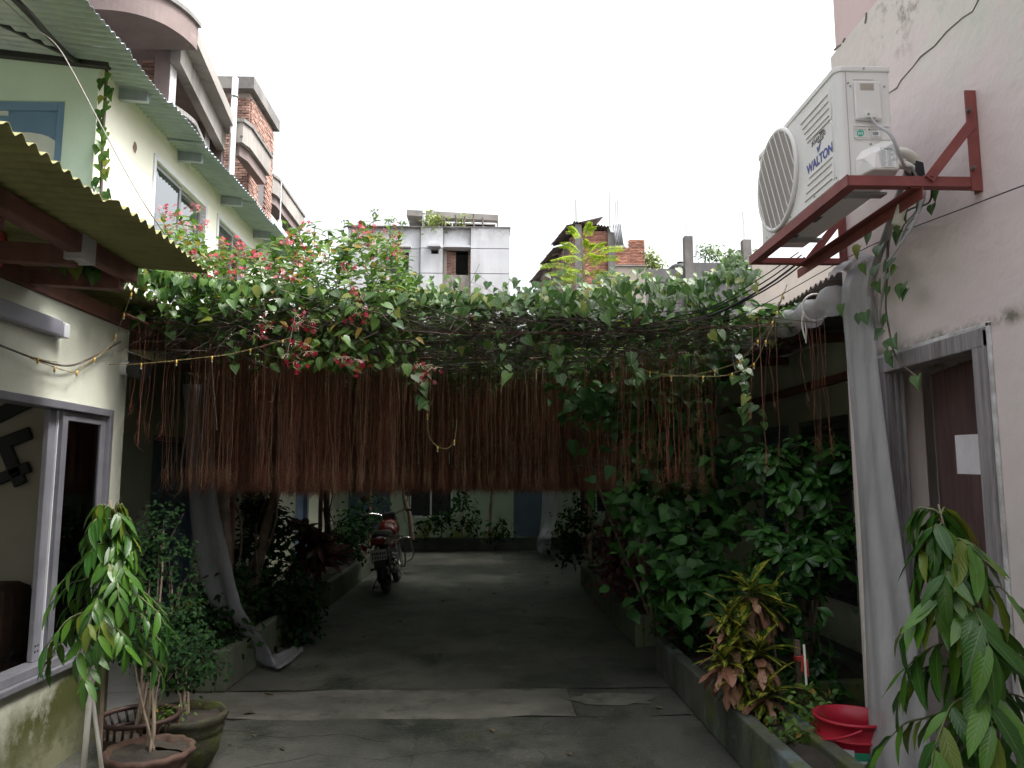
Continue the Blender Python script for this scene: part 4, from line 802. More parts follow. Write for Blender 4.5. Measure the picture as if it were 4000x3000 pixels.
for x, z in ((.13, .308),): screw((AX0+x, YS-.0242, AZ0+z))
for x, z in ((.055, .47), (.065, .455), (.225, .455), (.142, .245), (.145, .175), (.13, .54)): screw((AX0+x, YS-(.0055 if z > .5 else 0), AZ0+z), r=.0042)
for y, z in ((3.36, .03), (3.6, .03), (3.9, .03), (4.25, .03)): screw((AX0, y, AZ0+z), (-1, 0, 0))
for x0, x1, z0, z1 in ((.068, .132, .205, .25), (.142, .20, .205, .25), (.07, .235, .258, .262), (.07, .24, .196, .2), (.08, .18, .487, .49)):
    if z1-z0 > .01: ring('embossed_border', 'ac_white', ac, (AX0+x0, YS-.002, AZ0+z0), (AX0+x1, YS, AZ0+z1), .003, 1)
    else: bx('embossed_line', 'ac_white', ac, (AX0+x0, YS-.003, AZ0+z0), (AX0+x1, YS, AZ0+z1), bevel=.001)
MB().disc((AX0+.10, YS-.001, AZ0+.228), (0, -1, 0), .0165, 24, .001).build('round_sticker', 'sticker_green', ac); text('R32', .0145, (AX0+.1, YS-.0024, AZ0+.2245), (1, 0, 0), zd, 'sticker_white', ac)
MB().tube([(AX0+.1-.014, YS-.0022, AZ0+.236), (AX0+.096, YS-.0022, AZ0+.241), (AX0+.112, YS-.0022, AZ0+.241)], .0012, 4).build('swoosh', 'sticker_white', ac)
bc = bx('barcode_sticker', 'sticker_white', ac, (AX0+.153, YS-.0015, AZ0+.215), (AX0+.188, YS-.0005, AZ0+.24)); x = .156
while x < .184: w = random.choice((.0008, .0016, .0024)); bx('bar', 'ink_dark', bc, (AX0+x, YS-.0019, AZ0+.219), (AX0+x+w, YS-.0016, AZ0+.233)); x += w+random.choice((.001, .0018))
vc = MB().add([(AX0+.07, YS, AZ0+.012), (AX0+.245, YS, AZ0+.012), (AX0+.245, YS, AZ0+.19), (AX0+.20, YS, AZ0+.19), (AX0+.1, YS, AZ0+.14), (AX0+.07, YS, AZ0+.10),
    (AX0+.125, YS-.06, AZ0+.03), (AX0+.24, YS-.06, AZ0+.03), (AX0+.24, YS-.06, AZ0+.15), (AX0+.215, YS-.055, AZ0+.16), (AX0+.14, YS-.05, AZ0+.12), (AX0+.085, YS-.035, AZ0+.09)],
    [(6, 7, 8, 9, 10), (0, 6, 11, 5), (5, 11, 10, 4), (6, 10, 11), (4, 10, 9, 3), (3, 9, 8, 2), (2, 8, 7, 1), (0, 1, 7, 6)]).build('valve_cover', 'ac_white', ac, bevel=.008)
sp_ = bx('rating_label', 'sticker_white', vc, (AX0+.155, YS-.0622, AZ0+.04), (AX0+.228, YS-.0605, AZ0+.135)); 
for k in range(15):
    z = AZ0+.045+k*.0052; bx('print_line', 'label_line', sp_, (AX0+.159, YS-.0627, z), (AX0+.159+random.uniform(.014, .024), YS-.0623, z+.0018)); bx('print_line', 'label_line', sp_, (AX0+.19, YS-.0627, z), (AX0+.19+random.uniform(.008, .03), YS-.0623, z+.0018))
for x in (.157, .1865, .2262): bx('print_rule', 'ink_dark', sp_, (AX0+x, YS-.0627, AZ0+.043), (AX0+x+.0007, YS-.0623, AZ0+.122))
text('WALTON', .008, (AX0+.19, YS-.063, AZ0+.1245), (1, 0, 0), zd, 'ink_dark', vc); emb((AX0+.19, YS-.0629, AZ0+.131), .0035, (1, 0, 0), zd, 'ink_dark')
tri = Vector((AX0+.217, YS-.0628, AZ0+.078)); MB().tube([tri+Vector((0, 0, .008)), tri+Vector((.008, 0, -.006)), tri+Vector((-.008, 0, -.006)), tri+Vector((0, 0, .008))], .0009, 4).build('warning_mark', 'ink_dark', sp_)
# power cable, foam pipes, tape
cbl = thing('power_cable', 'grey power cable drooping from the air conditioner clip', 'cable', (1.77, 3.29, 3.2))
pc = [(AX0+.145, YS-.018, AZ0+.292), (AX0+.165, YS-.03, AZ0+.25), (AX0+.195, YS-.075, AZ0+.19), (AX0+.23, YS-.075, AZ0+.11), (AX0+.28, YS-.03, AZ0+.06), (AX0+.33, YS+.0, AZ0+.065), (AX0+.37, YS+.02, AZ0+.0), (AX0+.375, YS+.03, AZ0-.1), (AX0+.34, YS+.05, AZ0-.2), (AX0+.30, YS+.2, AZ0-.32)]
def smoothpath(pts, k=5):
    pts = [Vector(p) for p in pts]; out_ = []
    for i in range(len(pts)-1):
        p0, p1, p2, p3 = pts[max(i-1, 0)], pts[i], pts[i+1], pts[min(i+2, len(pts)-1)]
        for j in range(k): t = j/k; out_.append(.5*((2*p1)+(p2-p0)*t+(2*p0-5*p1+4*p2-p3)*t*t+(3*p1-p0-3*p2+p3)*t**3))
    return out_+[pts[-1]]
MB().tube(smoothpath(pc), .0075, 8).build('sheath', 'cable_grey', cbl, smooth=True)
fp = thing('refrigerant_pipes', 'cream foam-wrapped pipes looping behind the air conditioner', 'pipe', (1.95, 3.4, 3.0))
for z0, z1, r in ((.135, .145, .023), (.075, .085, .02)):
    MB().tube(smoothpath([(AX1-.02, YS+.02, AZ0+z0), (AX1+.06, YS+.02, AZ0+z1), (AX1+.12, YS+.03, AZ0+z0-.03), (AX1+.125, YS+.06, AZ0+.03), (AX1+.09, YS+.1, AZ0-.06), (AX1+.07, YS+.14, AZ0-.16)]), r, 12).build('foam_pipe', 'pipe_foam', fp, smooth=True)
MB().tube([(AX1+.085, YS+.04, AZ0+.06), (AX1+.135, YS+.035, AZ0+.075)], .032, 10).build('tape', 'tape_black', fp)
MB().add([(AX1+.10, YS+.0, AZ0+.10), (AX1+.135, YS, AZ0+.09), (AX1+.14, YS, AZ0+.03), (AX1+.115, YS, AZ0+.02), (AX1+.095, YS, AZ0+.05)], [(0, 1, 2, 3, 4)]).build('tape_end', 'tape_black', fp, solid=.002)
# grey conduit running down the wall
cd = thing('conduit', 'grey bent conduit running down the right wall below the air conditioner', 'pipe', (2.15, 4.0, 2.4))
cpts = [PX(a, b, x) for a, b, x in ((3560, 620, 1.99), (3540, 700, 2.0), (3500, 800, 2.05), (3460, 920, 2.12), (3425, 1020, 2.14), (3402, 1110, 2.15), (3400, 1170, 2.16), (3420, 1250, 2.17), (3440, 1300, 2.19))]
MB().tube(smoothpath(cpts), .021, 10).build('pipe', 'conduit', cd, smooth=True)
MB().tube(smoothpath([PX(a, b, 2.165) for a, b in ((3490, 860), (3470, 950), (3462, 1080), (3440, 1180), (3432, 1260))]), .009, 8).build('thin_pipe', 'conduit', cd, smooth=True)
for k in range(2): MB().tube(smoothpath([PX(a+14*k, b, 2.13) for a, b in ((3590, 680), (3600, 760), (3575, 830), (3530, 880), (3500, 960))]), .0055, 6).build('cable', 'cable_grey', cd, smooth=True)

# ---------------------------------------------------------------- rolled and hanging polythene curtains
def sheet(nm, lab, path, wvec, w, mat='polythene', nu=9, rip=.03, cat='plastic sheet', k=5, sd_=0):
    """a hanging strip: path of centre points, wvec a list of width directions"""
    random.seed(sd_+3); P = smoothpath(path, k); n = len(P); pts = []; ph = [random.uniform(0, 6) for _ in range(3)]
    for j, p in enumerate(P):
        t = j/(n-1); i0 = min(int(t*(len(wvec)-1)), len(wvec)-2) if len(wvec) > 1 else 0; wv = (Vector(wvec[i0]).lerp(Vector(wvec[min(i0+1, len(wvec)-1)]), t*(len(wvec)-1)-i0)).normalized()
        d = (P[min(j+1, n-1)]-P[max(j-1, 0)]).normalized(); nn = d.cross(wv).normalized(); ww = w if not isinstance(w, (list, tuple)) else interp(t, [q/(len(w)-1) for q in range(len(w))], w)
        for i in range(nu): u = i/(nu-1)-.5; pts.append(p+wv*u*ww+nn*rip*(math.sin(u*9+ph[0]+t*5)+.6*math.sin(t*17+ph[1]+u*4)+.4*random.uniform(-1, 1)))
    return tag(MB().grid(pts, nu, n).build(nm, mat, None, smooth=True, solid=.001), lab, cat)
rc = thing('rolled_curtain', 'rolled up polythene curtain tied along the right porch eave', 'curtain', (2.12, 6, 2.75))
pts = [(2.12+.02*math.sin(i*1.7), 4.5+i*.42, 2.68-.012*math.sin(i*.9)+.006*i) for i in range(11)]
MB().tube(smoothpath(pts, 4), [.075+.018*math.sin(i*1.9)+.01*random.random() for i in range(41)], 14).build('roll', 'polythene', rc, smooth=True)
for i, y in enumerate((4.8, 6.2, 7.6)):
    MB().torus((2.12, y, 2.69), (0, 1, .1), .088, .007, 18, 6).build('tie', 'stick_white', rc, smooth=True); MB().tube(smoothpath([(2.04, y, 2.66), (2.03, y+.01, 2.58), (2.045, y, 2.48)]), .006, 6).build('tie_end', 'stick_white', rc, smooth=True); MB().tube(smoothpath([(2.05, y+.02, 2.66), (2.06, y+.02, 2.58), (2.055, y+.02, 2.46)]), .006, 6).build('tie_end', 'stick_white', rc, smooth=True)
cs = thing('hanging_curtain', 'long cloudy polythene curtain hanging over the end of the tall right wall', 'curtain', (2.1, 4.5, 0))
pts = []; nz_, nw_ = 30, 15
for j in range(nz_):
    t = j/(nz_-1); z = 2.84-2.82*t
    for i in range(nw_):
        u = i/(nw_-1); wd = lerp(.36, .42, t); y = 4.52-wd*u-.60*t**1.8; x = 2.15-.30*t**2.2*(1-.5*u)-.02*math.sin(u*3.14)-.009*math.sin(u*15+t*2+.8*math.sin(t*5))-.004*math.sin(t*8+u*5); 
        if u < .12: x += (.12-u)*.9
        z2 = z
        if t < .06: x += .05*(1-t/.06)**2
        pts.append((x, y, z2))
MB().grid(pts, nw_, nz_).build('sheet', 'polythene', cs, smooth=True, solid=.001)
pts = []
for j in range(9):
    a = j/8*math.pi*1.05
    for i in range(9): u = i/8; r = .06+.012*math.sin(u*7+j); pts.append((2.15-r*math.cos(a)*.9, 4.18+.35*u, 2.82+r*math.sin(a)*.9))
MB().grid(pts, 9, 9).build('bunched_top', 'polythene', cs, smooth=True, solid=.001)
Zv = Vector((0, 0, 1))
sheet('hanging_curtain', 'loose polythene strip trailing from the pergola over the left planter to the floor', [PY(772, 1500, 6.3), PY(785, 1850, 6.3), PY(812, 2090, 6.35), PY(855, 2270, 6.4), PY(905, 2410, 6.45), PZ(975, 2525, .17), PZ(1030, 2595, .03), PZ(1085, 2585, .05), PZ(1170, 2535, .02)],
      [(1, -.15, 0), (1, -.2, 0), (1, -.3, .1), (.9, -.6, .2), (.9, -.7, .1), (.55, -.85, 0), (.5, -.85, 0)], [.26, .26, .28, .32, .36, .34, .24], mat='polythene_thin', rip=.022, cat='curtain', sd_=2)
sheet('hanging_curtain', 'thin polythene strip hanging to the floor at the far right of the yard', [PY(2150, 1700, 15.4), PY(2150, 1960, 15.4), PY(2140, 2060, 15.3), PY(2125, 2120, 15.2), PZ(2130, 2155, .06), PZ(2160, 2165, .02)], [(1, 0, 0), (1, -.2, 0), (1, -.3, 0)], [.35, .32, .28, .25], mat='polythene_thin', rip=.03, cat='curtain', sd_=5)

# ---------------------------------------------------------------- planters, pots, bucket
def planter(lab, x0, x1, y0, y1, h, mat, grp='masonry planters along the yard'):
    t = thing('planter', lab, 'planter', ((x0+x1)/2, (y0+y1)/2, 0), grp); w = .085
    m = MB()
    def wallp(a, b, c, d):      # one masonry side with a slightly uneven top
        n = max(2, int(max(abs(c-a), abs(d-b))/.25))
        for k in range(n):
            pa, pb = k/n, (k+1)/n
            if abs(d-b) > abs(c-a): m.box((a, lerp(b, d, pa), 0), (c, lerp(b, d, pb), h+random.uniform(-.004, .006)))
            else: m.box((lerp(a, c, pa), b, 0), (lerp(a, c, pb), d, h+random.uniform(-.004, .006)))
    def side(a, b): return MB().box(a, b).build('side_wall', mat, t, bevel=.012)
    side((x0, y0, 0), (x0+w, y1, h)); side((x1-w, y0, 0), (x1, y1, h)); side((x0+w+.001, y0, 0), (x1-w-.001, y0+w, h-.003)); side((x0+w+.001, y1-w, 0), (x1-w-.001, y1, h-.003))
    n1, n2 = 7, max(8, int((y1-y0)/.12)); pts = [(lerp(x0+w, x1-w, i/(n1-1)), lerp(y0+w, y1-w, j/(n2-1)), h-.05+random.uniform(-.025, .03)) for j in range(n2) for i in range(n1)]
    MB().grid(pts, n1, n2).build('soil', 'earth', t, smooth=True); return t
planter('mossy planter on the left, nearest, with the plastic strip over its edge', -2.62, -1.95, 6.08, 8.75, .30, 'planter_green')
planter('mossy planter on the left beside the parked motorcycle', -2.62, -1.95, 9.95, 16.4, .30, 'planter_green')
planter('narrow blue-green planter on the right holding the croton, nearest', 1.42, 1.76, 2.95, 5.15, .28, 'planter_blue')
planter('wide blue-green planter on the right holding the glossy-leaved tree', 1.421, 2.7, 5.152, 6.62, .28, 'planter_blue')
planter('mossy planter on the right, farther back under the roots', 1.42, 2.5, 7.5, 11.8, .30, 'planter_green')
def pot(nm, lab, c, prof, mat, soil, n=40, wob=None, extra=None):
    t = thing(nm, lab, 'pot', c); MB().lathe(prof, c, n, wob).build('body', mat, t, smooth=True, bevel=0)
    z, r = soil; pts = [Vector(c)+Vector((r*k/4*math.cos(2*math.pi*j/20), r*k/4*math.sin(2*math.pi*j/20), z+random.uniform(-.012, .012)+(.02*(1-k/4)))) for k in range(5) for j in range(21)]
    MB().grid(pts, 21, 5).build('soil', 'earth', t, smooth=True); return t
p1 = PZ(582, 2915, .29); p1.z = 0
pot('flower_pot', 'terracotta pot with wavy rim at lower left holding a slim tree', p1, [(.0, .0), (.13, 0), (.15, .03), (.165, .1), (.175, .17), (.185, .2), (.178, .215), (.205, .25), (.215, .268), (.2, .285), (.185, .275), (.17, .25)], 'terracotta', (.262, .185), 64, lambda r, z, a: .008*math.sin(a*13) if z > .2 else 0)
p2 = PZ(722, 2775, .31); p2.z = 0
pot('flower_pot', 'mossy green pot with a bushy shrub beside the terracotta pot', p2, [(0, 0), (.11, 0), (.15, .03), (.19, .1), (.205, .17), (.2, .2), (.212, .215), (.205, .235), (.222, .26), (.23, .285), (.222, .305), (.205, .3), (.195, .26)], 'pot_moss', (.265, .21), 48, lambda r, z, a: .004*math.sin(a*9+z*20))
p3 = PZ(542, 2790, .34); p3.z = 0
t3 = pot('flower_pot', 'dark brown pot with pierced rim behind the terracotta pot', p3, [(0, 0), (.12, 0), (.155, .04), (.175, .15), (.18, .24), (.185, .255)], 'pot_brown', (.22, .175))
for k in range(28): a = 2*math.pi*k/28; MB().tube([p3+Vector((.185*math.cos(a), .185*math.sin(a), .25)), p3+Vector((.2*math.cos(a+.06), .2*math.sin(a+.06), .325))], .0075, 6).build('rim_bar', 'pot_brown', t3, smooth=True)
MB().torus(p3+Vector((0, 0, .33)), (0, 0, 1), .2, .014, 40, 8).build('rim', 'pot_brown', t3, smooth=True); MB().torus(p3+Vector((0, 0, .25)), (0, 0, 1), .186, .01, 40, 8).build('rim', 'pot_brown', t3, smooth=True)
p4 = PY(365, 2995, 3.72); p4.z = 0
pot('flower_pot', 'plain pot under the staked weeping sapling at left', p4, [(0, 0), (.1, 0), (.13, .1), (.14, .13), (.125, .125)], 'terracotta', (.11, .125))
p5 = PZ(1262, 2345); pot('flower_pot', 'dark pot standing between the two left planters', Vector((p5.x-.1, 9.35, 0)), [(0, 0), (.13, 0), (.17, .25), (.2, .3), (.205, .33), (.18, .32)], 'pot_brown', (.29, .17))
pot('flower_pot', 'dark pot between the two right planters', Vector((1.75, 7.05, 0)), [(0, 0), (.12, 0), (.16, .24), (.19, .29), (.19, .31), (.17, .3)], 'pot_brown', (.27, .16))
bk = thing('bucket', 'red plastic bucket with paper labels on the floor at lower right', 'bucket', (1.90, 4.12, 0)); bc_ = Vector((1.90, 4.12, 0.001))
MB().lathe([(0, .012), (.135, .012), (.138, .0), (.145, .0), (.155, .12), (.168, .27), (.172, .275), (.172, .285), (.168, .29), (.176, .362), (.188, .362), (.188, .375), (.172, .375), (.165, .3), (.15, .12), (.14, .03), (0, .03)], bc_, 48).build('shell', 'bucket_red', bk, smooth=True)
MB().tube(smoothpath([bc_+Vector((.195*math.cos(a), .195*math.sin(a), .355-.085*math.sin((a-R(100))/R(160)*math.pi))) for a in [R(100+16*k) for k in range(11)]], 3), [.006]*31, 8).build('handle', 'bucket_red', bk, smooth=True)
MB().torus(bc_+Vector((0, 0, .282)), (0, 0, 1), .172, .007, 40, 8).build('band', 'bucket_red', bk, smooth=True)
def stick_on(nm, mat, a0, a1, z0, z1, dr_, parent):
    pts = []
    for z in (z0, z1):
        for k in range(7): a = lerp(a0, a1, k/6); r = lerp(.145, .168, (z)/.27)+dr_; pts.append(bc_+Vector((r*math.cos(a), r*math.sin(a), z)))
    return MB().grid(pts, 7, 2).build(nm, mat, parent, smooth=True)
lb = stick_on('paper_label', 'paper', R(222), R(248), .17, .25, .0035, bk); stick_on('green_label', 'label_green', R(248.5), R(278), .16, .24, .0035, bk); stick_on('white_label', 'paper', R(252), R(274), .17, .2, .0045, bk)
a = R(235); dr2 = Vector((math.cos(a), math.sin(a), 0)); tx = Vector((-dr2.y, dr2.x, 0)); pos = bc_+dr2*.1685+Vector((0, 0, .21))
text('ERL', .032, pos+dr2*.0015, tx, Zv, 'bucket_red', lb); a2 = R(263); d3 = Vector((math.cos(a2), math.sin(a2), 0)); text('plastic', .014, bc_+d3*.169+Vector((0, 0, .185)), Vector((-d3.y, d3.x, 0)), Zv, 'ink_dark', bk)

# ---------------------------------------------------------------- wires and fairy lights
def wire(nm, lab, pts, r, mat, cat='wire', k=4): return tag(MB().tube(smoothpath(pts, k), r, 6).build(nm, mat, None, smooth=True), lab, cat)
wire('wire', 'thin black wire crossing the right wall below the bracket', [PX(4050, 705, 2.17), PX(3800, 800, 2.15), PY(3400, 960, 4.2), PY(3000, 1180, 4.9), PY(2830, 1260, 5.3)], .0028, 'wire_black')
wire('wire', 'slack grey wire falling from the blue-grey roof across the cream wall', [PY(-20, -30, 4.9), PY(110, 90, 4.9), PY(215, 170, 4.9), PY(290, 290, 4.8), PY(400, 500, 4.7), PY(530, 740, 4.6), PY(620, 880, 4.7), PY(700, 990, 4.9)], .004, 'wire_grey')
wire('cable_bundle', 'thick black cable bundle running under the blue-grey roof', [PY(40, -20, 4.75), PY(120, 60, 4.85), PY(200, 150, 5.2), PY(290, 235, 5.75), PY(330, 230, 5.85)], .022, 'wire_black', 'cable')
wire('wire', 'thin pale line from the left edge to the vine below the olive roof', [PX(-10, 835, -2.1), PX(150, 915, -2.1), PX(250, 975, -2.05), PY(330, 1030, 4.0), PY(450, 1045, 4.6)], .0025, 'wire_grey')
wire('cable', 'black cable under the olive roof near the vine', [PY(380, 950, 4.0), PY(470, 980, 4.2), PY(570, 1050, 4.6), PY(700, 1100, 5.2)], .007, 'wire_black', 'cable')
wire('cable', 'twisted dark cable sagging across the left wall below the tube light', [PX(-10, 1345, -2.36), PX(60, 1372, -2.36), PX(120, 1395, -2.36), PX(210, 1422, -2.36), PX(275, 1428, -2.36), PX(330, 1410, -2.36), PX(400, 1375, -2.36), PX(470, 1335, -2.36)], .006, 'vine_stem', 'cable')
for k in range(4): 
    tag(MB().tube(smoothpath([PY(2200+60*k, 1225+16*k, 5.2+.05*k), PY(2500, 1220+22*k+random.uniform(-8, 8), 5.2), PY(2750, 1205+14*k+random.uniform(-8, 8), 5.1), PY(2960+9*k, 1100+10*k+random.uniform(-8, 8), 4.9), PY(3120+12*k, 985+10*k, 4.75)], 4), random.uniform(.004, .008), 5).build('cable', 'wire_black', None, smooth=True), 'black service cable running through the vine up to the bracket', 'cable', 'black cables through the vine')
def fairy(lab, pts, nb, r=.0035):
    t = thing('fairy_lights', lab, 'string lights', pts[0]); P = smoothpath(pts, 6); m = MB(); Q = []
    for i, p in enumerate(P): Q.append(p)
    for s in (0, 1): MB().tube([p+Vector((0, .003*math.cos(i*2.1+s*3.14), .003*math.sin(i*2.1+s*3.14))) for i, p in enumerate(Q)], r*.5, 5).build('wire', 'wire_yellow', t, smooth=True)
    for k in range(nb):
        p = P[int((k+.5)/nb*(len(P)-1))]; o = MB().tube([p+Vector((0, 0, .004)), p+Vector((0, 0, -.026))], .0055, 8).build('bulb', 'bulb_amber', t, smooth=True); MB().tube([p+Vector((0, 0, -.026)), p+Vector((0, 0, -.036))], [.005, .002], 6).build('tip', 'sticker_white', o)
fairy('yellow fairy light string crossing before the hanging roots at left', [PX(110, 1390, -2.34), PX(200, 1412, -2.33), PY(300, 1420, 4.9), PY(480, 1424, 4.9), PY(620, 1415, 4.9), PY(760, 1400, 4.9), PY(900, 1383, 4.9), PY(1050, 1345, 4.95), PY(1140, 1318, 5.0)], 8)
fairy('yellow fairy light string dropping from the vine to the left wall', [PY(525, 1100, 4.4), PY(505, 1170, 4.6), PY(485, 1225, 4.7), PY(460, 1290, 4.8), PX(430, 1352, -2.33), PX(340, 1420, -2.34), PX(300, 1450, -2.34), PX(255, 1448, -2.34), PX(120, 1400, -2.34)], 6)
fairy('upper yellow fairy light string looping up at right before the dark eave', [PY(2560, 1470, 5.3), PY(2700, 1465, 5.2), PY(2830, 1435, 5.1), PY(2900, 1400, 5.0), PY(2960, 1330, 4.9), PY(3010, 1270, 4.8), PY(3050, 1180, 4.75), PY(3075, 1110, 4.7)], 6)
fairy('lower yellow fairy light string looping up at right before the dark eave', [PY(2480, 1440, 5.25), PY(2620, 1465, 5.15), PY(2800, 1470, 5.05), PY(2870, 1455, 4.98), PY(2945, 1420, 4.88), PY(2985, 1345, 4.83), PY(3020, 1260, 4.78), PY(3060, 1140, 4.72)], 6)
fairy('yellow fairy light loop hanging low before the roots in the centre', [PY(1690, 1560, 5.3), PY(1670, 1620, 5.3), PY(1675, 1700, 5.3), PY(1710, 1745, 5.3), PY(1750, 1750, 5.3), PY(1775, 1720, 5.3), PY(1785, 1640, 5.4)], 3)
# ================================================================ plants
random.seed(11); rng = np.random.default_rng(11)
TV = [leaf_tpl(HEART, .3, .2), leaf_tpl(HEART, .5, .35), leaf_tpl(HEART, .12, .12)]
TC = [leaf_tpl(OVATE, .3, .25), leaf_tpl(OVATE, .5, .4), leaf_tpl(OVATE, .15, .1)]
TG = [leaf_tpl(OBOV, .25, .3), leaf_tpl(OBOV, .4, .45)]
TM = [leaf_tpl(SERR, .2, .35), leaf_tpl(SERR, .35, .5)]
TA = [leaf_tpl(LANCE, .25, .18, .012, 7), leaf_tpl(LANCE, .4, .3, .018, 6), leaf_tpl(LANCE, .1, .08, .015, 8)]
TS = [leaf_tpl(SMALL, .2, .2)]
TK = [leaf_tpl(CROT, .2, .35, .01, 5), leaf_tpl(CROT, .35, .6, .015, 4), leaf_tpl(OBOV, .3, .45, .012, 4)]
def rows(f, n): return np.array([tuple(f()) for _ in range(n)])

# ---------------------------------------------------------------- pergola frame
pgl = thing('pergola', 'low pergola of rods and wires under the vine across the yard', 'pergola', (0, 8.5, 0))
for y in (5.25, 6.4, 7.9, 9.4, 10.9, 12.4, 14.2, 16): MB().tube(smoothpath([(-2.45, y, 2.66), (-1, y+random.uniform(-.05, .05), 2.61), (.6, y, 2.6), (2.2, y+random.uniform(-.05, .05), 2.68)], 4), .009, 6).build('cross_rod', 'red_wood', pgl, smooth=True)
for x in (-2.3, -1.2, -.1, 1, 2.1): MB().tube([(x, 4.9, 2.635), (x+.03, 9, 2.60), (x, 16.5, 2.635)], .012, 6).build('long_rod', 'red_wood', pgl, smooth=True)
for x, y in ((-2.35, 7.3), (-2.3, 10.9), (2.05, 6.9), (2.0, 10.9), (-2.3, 15.5), (2.0, 15.5)): MB().tube([(x, y, .2), (x, y, 2.62)], .03, 8).build('post', 'red_wood', pgl)

# ---------------------------------------------------------------- the vine over the pergola with its hanging roots
vn = thing('pergola_vine', 'heart-leaved vine over the pergola trailing a curtain of rust red roots', 'vine', (0, 8, 2.6))
top_x, top_y = [330, 450, 600, 750, 1000, 1500, 1700, 1900, 2100, 2300, 2450, 2700, 2800, 2950, 3100], [1010, 1030, 1045, 1085, 1110, 1150, 1140, 1160, 1150, 1140, 1105, 1120, 1060, 1060, 1005]
bot_x, bot_y = [330, 450, 600, 750, 900, 1200, 1450, 1600, 1750, 2000, 2300, 2500, 2700, 2800, 2900, 3100], [1035, 1110, 1230, 1250, 1320, 1340, 1410, 1470, 1370, 1330, 1400, 1480, 1430, 1340, 1260, 1085]
P, D, N, s = [], [], [], []
def addleaf(p, d, n, sc): P.append(tuple(p)); D.append(tuple(d)); N.append(tuple(n)); s.append(sc)
def canopy(n, x0, x1, y0, y1, z, sg, hole=None):
    k = 0
    while k < n:
        x, y = random.uniform(x0, x1), random.uniform(y0, y1)
        cl = math.sin(x*2.9+y*1.3)+math.sin(x*1.2-y*2.6+1)+math.sin(x*5.1+y*4.3+2)*.6
        if random.random() > .8+.13*cl: continue
        if hole and hole(x, y): continue
        a = random.uniform(0, 6.28); addleaf((x, y, z+random.gauss(0, sg)+.02*cl), (math.cos(a), math.sin(a), random.uniform(-.9, .1)), (random.gauss(0, .45), random.gauss(0, .45)-.15, 1), random.uniform(.06, .1)); k += 1
canopy(6500, -2.4, 2.2, 5.1, 11.6, 2.69, .07)
low = len(P)
for _ in range(1900):      # thick front edge, leaves hanging towards the viewer
    px = random.uniform(420, 2960); t, b = interp(px, top_x, top_y), interp(px, bot_x, bot_y)
    if px < 700 and random.random() < .35: continue
    py = t+(b-t)*random.random()**3.0; y = random.gauss(5.2, .25) if px > 800 else lerp(4.3, 5.1, (px-330)/470)+random.gauss(0, .08)
    cl = math.sin(px*.021)+math.sin(px*.009+py*.02)
    if py > t+.4*(b-t) and random.random() > .35+.3*cl: continue
    a = random.gauss(0, .9); addleaf(PY(px, py, max(4.2, y)), (math.sin(a)*.8, -.35+random.gauss(0, .3), -.75+random.gauss(0, .4)), (random.gauss(0, .55), -.3+random.gauss(0, .5), .9), random.uniform(.045, .09))
strands = []
def trail(p, n, down, lat, sc=.085, mat=None):       # a trailing shoot with leaves along it
    pts = [Vector(p)]
    for _ in range(n): pts.append(pts[-1]+Vector((random.gauss(lat, .02), random.gauss(0, .012), -down*random.uniform(.6, 1.3))))
    strands.append((smoothpath(pts, 3), .0025, .0012))
    for q in pts[1:]: a = random.uniform(0, 6.28); addleaf(q, (math.cos(a)*.7, -.4, -.7), (math.cos(a)*.3, -.8, .6), sc*random.uniform(.6, 1.15))
for px, py, n, lat in ((560, 1180, 3, .01), (640, 1200, 4, .03), (860, 1270, 3, .03), (930, 1330, 3, -.01), (1340, 1330, 3, .0), (1580, 1400, 5, .01), (1640, 1400, 6, .005), (1960, 1300, 4, .02), (2200, 1330, 4, 0), (2460, 1350, 4, .0), (2880, 1330, 9, .01), (2905, 1380, 8, .005), (1150, 1250, 3, 0)): trail(PY(px, py, random.uniform(4.95, 5.3)), n, .06, lat)
for _ in range(75):        # young shoots standing above the mat
    px = random.uniform(1500, 2950); trail(PY(px, interp(px, top_x, top_y)+15, random.uniform(5.0, 6.6)), random.randint(2, 4), -.045, random.gauss(0, .02), .07)
# left arm of the vine creeping along the pale line
lx = [(250, 975, 3.75), (300, 1010, 3.85), (345, 1020, 3.95), (400, 1030, 4.1), (460, 1045, 4.3), (520, 1050, 4.5), (600, 1070, 4.8), (700, 1090, 5.0)]
strands.append((smoothpath([PY(*q) for q in lx], 4), .004, .006))
for i in range(90): t = random.random()**.6; k = min(int(t*7), 6); p = PY(*lx[k]).lerp(PY(*lx[k+1]), t*7-k); a = random.uniform(-1, 1); addleaf(p+Vector((random.gauss(0, .03), random.gauss(0, .04), random.gauss(0, .03)-.02)), (math.sin(a), -.2, -.7), (random.gauss(0, .4), -.7, .7), random.uniform(.05, .09))
foliage(vn, frames(P, D, N, s), TV, 'leaf_vine', 300)
P, D, N, s = [], [], [], []      # the closed upper layer of the canopy
def roofing(n, y0, y1):
    for _ in range(n): a = random.uniform(0, 6.28); addleaf((random.uniform(-2.45, 2.25), random.uniform(y0, y1), 2.76+random.gauss(0, .05)), (math.cos(a), math.sin(a), random.uniform(-.5, .15)), (random.gauss(0, .3), random.gauss(0, .3), 1), random.uniform(.09, .135))
roofing(1500, 5.2, 7.0); roofing(3400, 7.0, 9.0); roofing(6500, 9.0, 11.5); roofing(2600, 12.7, 14.0); roofing(3600, 14.0, 17.5); roofing(1300, 11.5, 12.7)
foliage(vn, frames(P, D, N, s), [leaf_tpl([(-.12, .22), (.2, .46), (.62, .26), (1, 0)], .25, .2)], 'leaf_vine', 0, rest='upper_foliage')
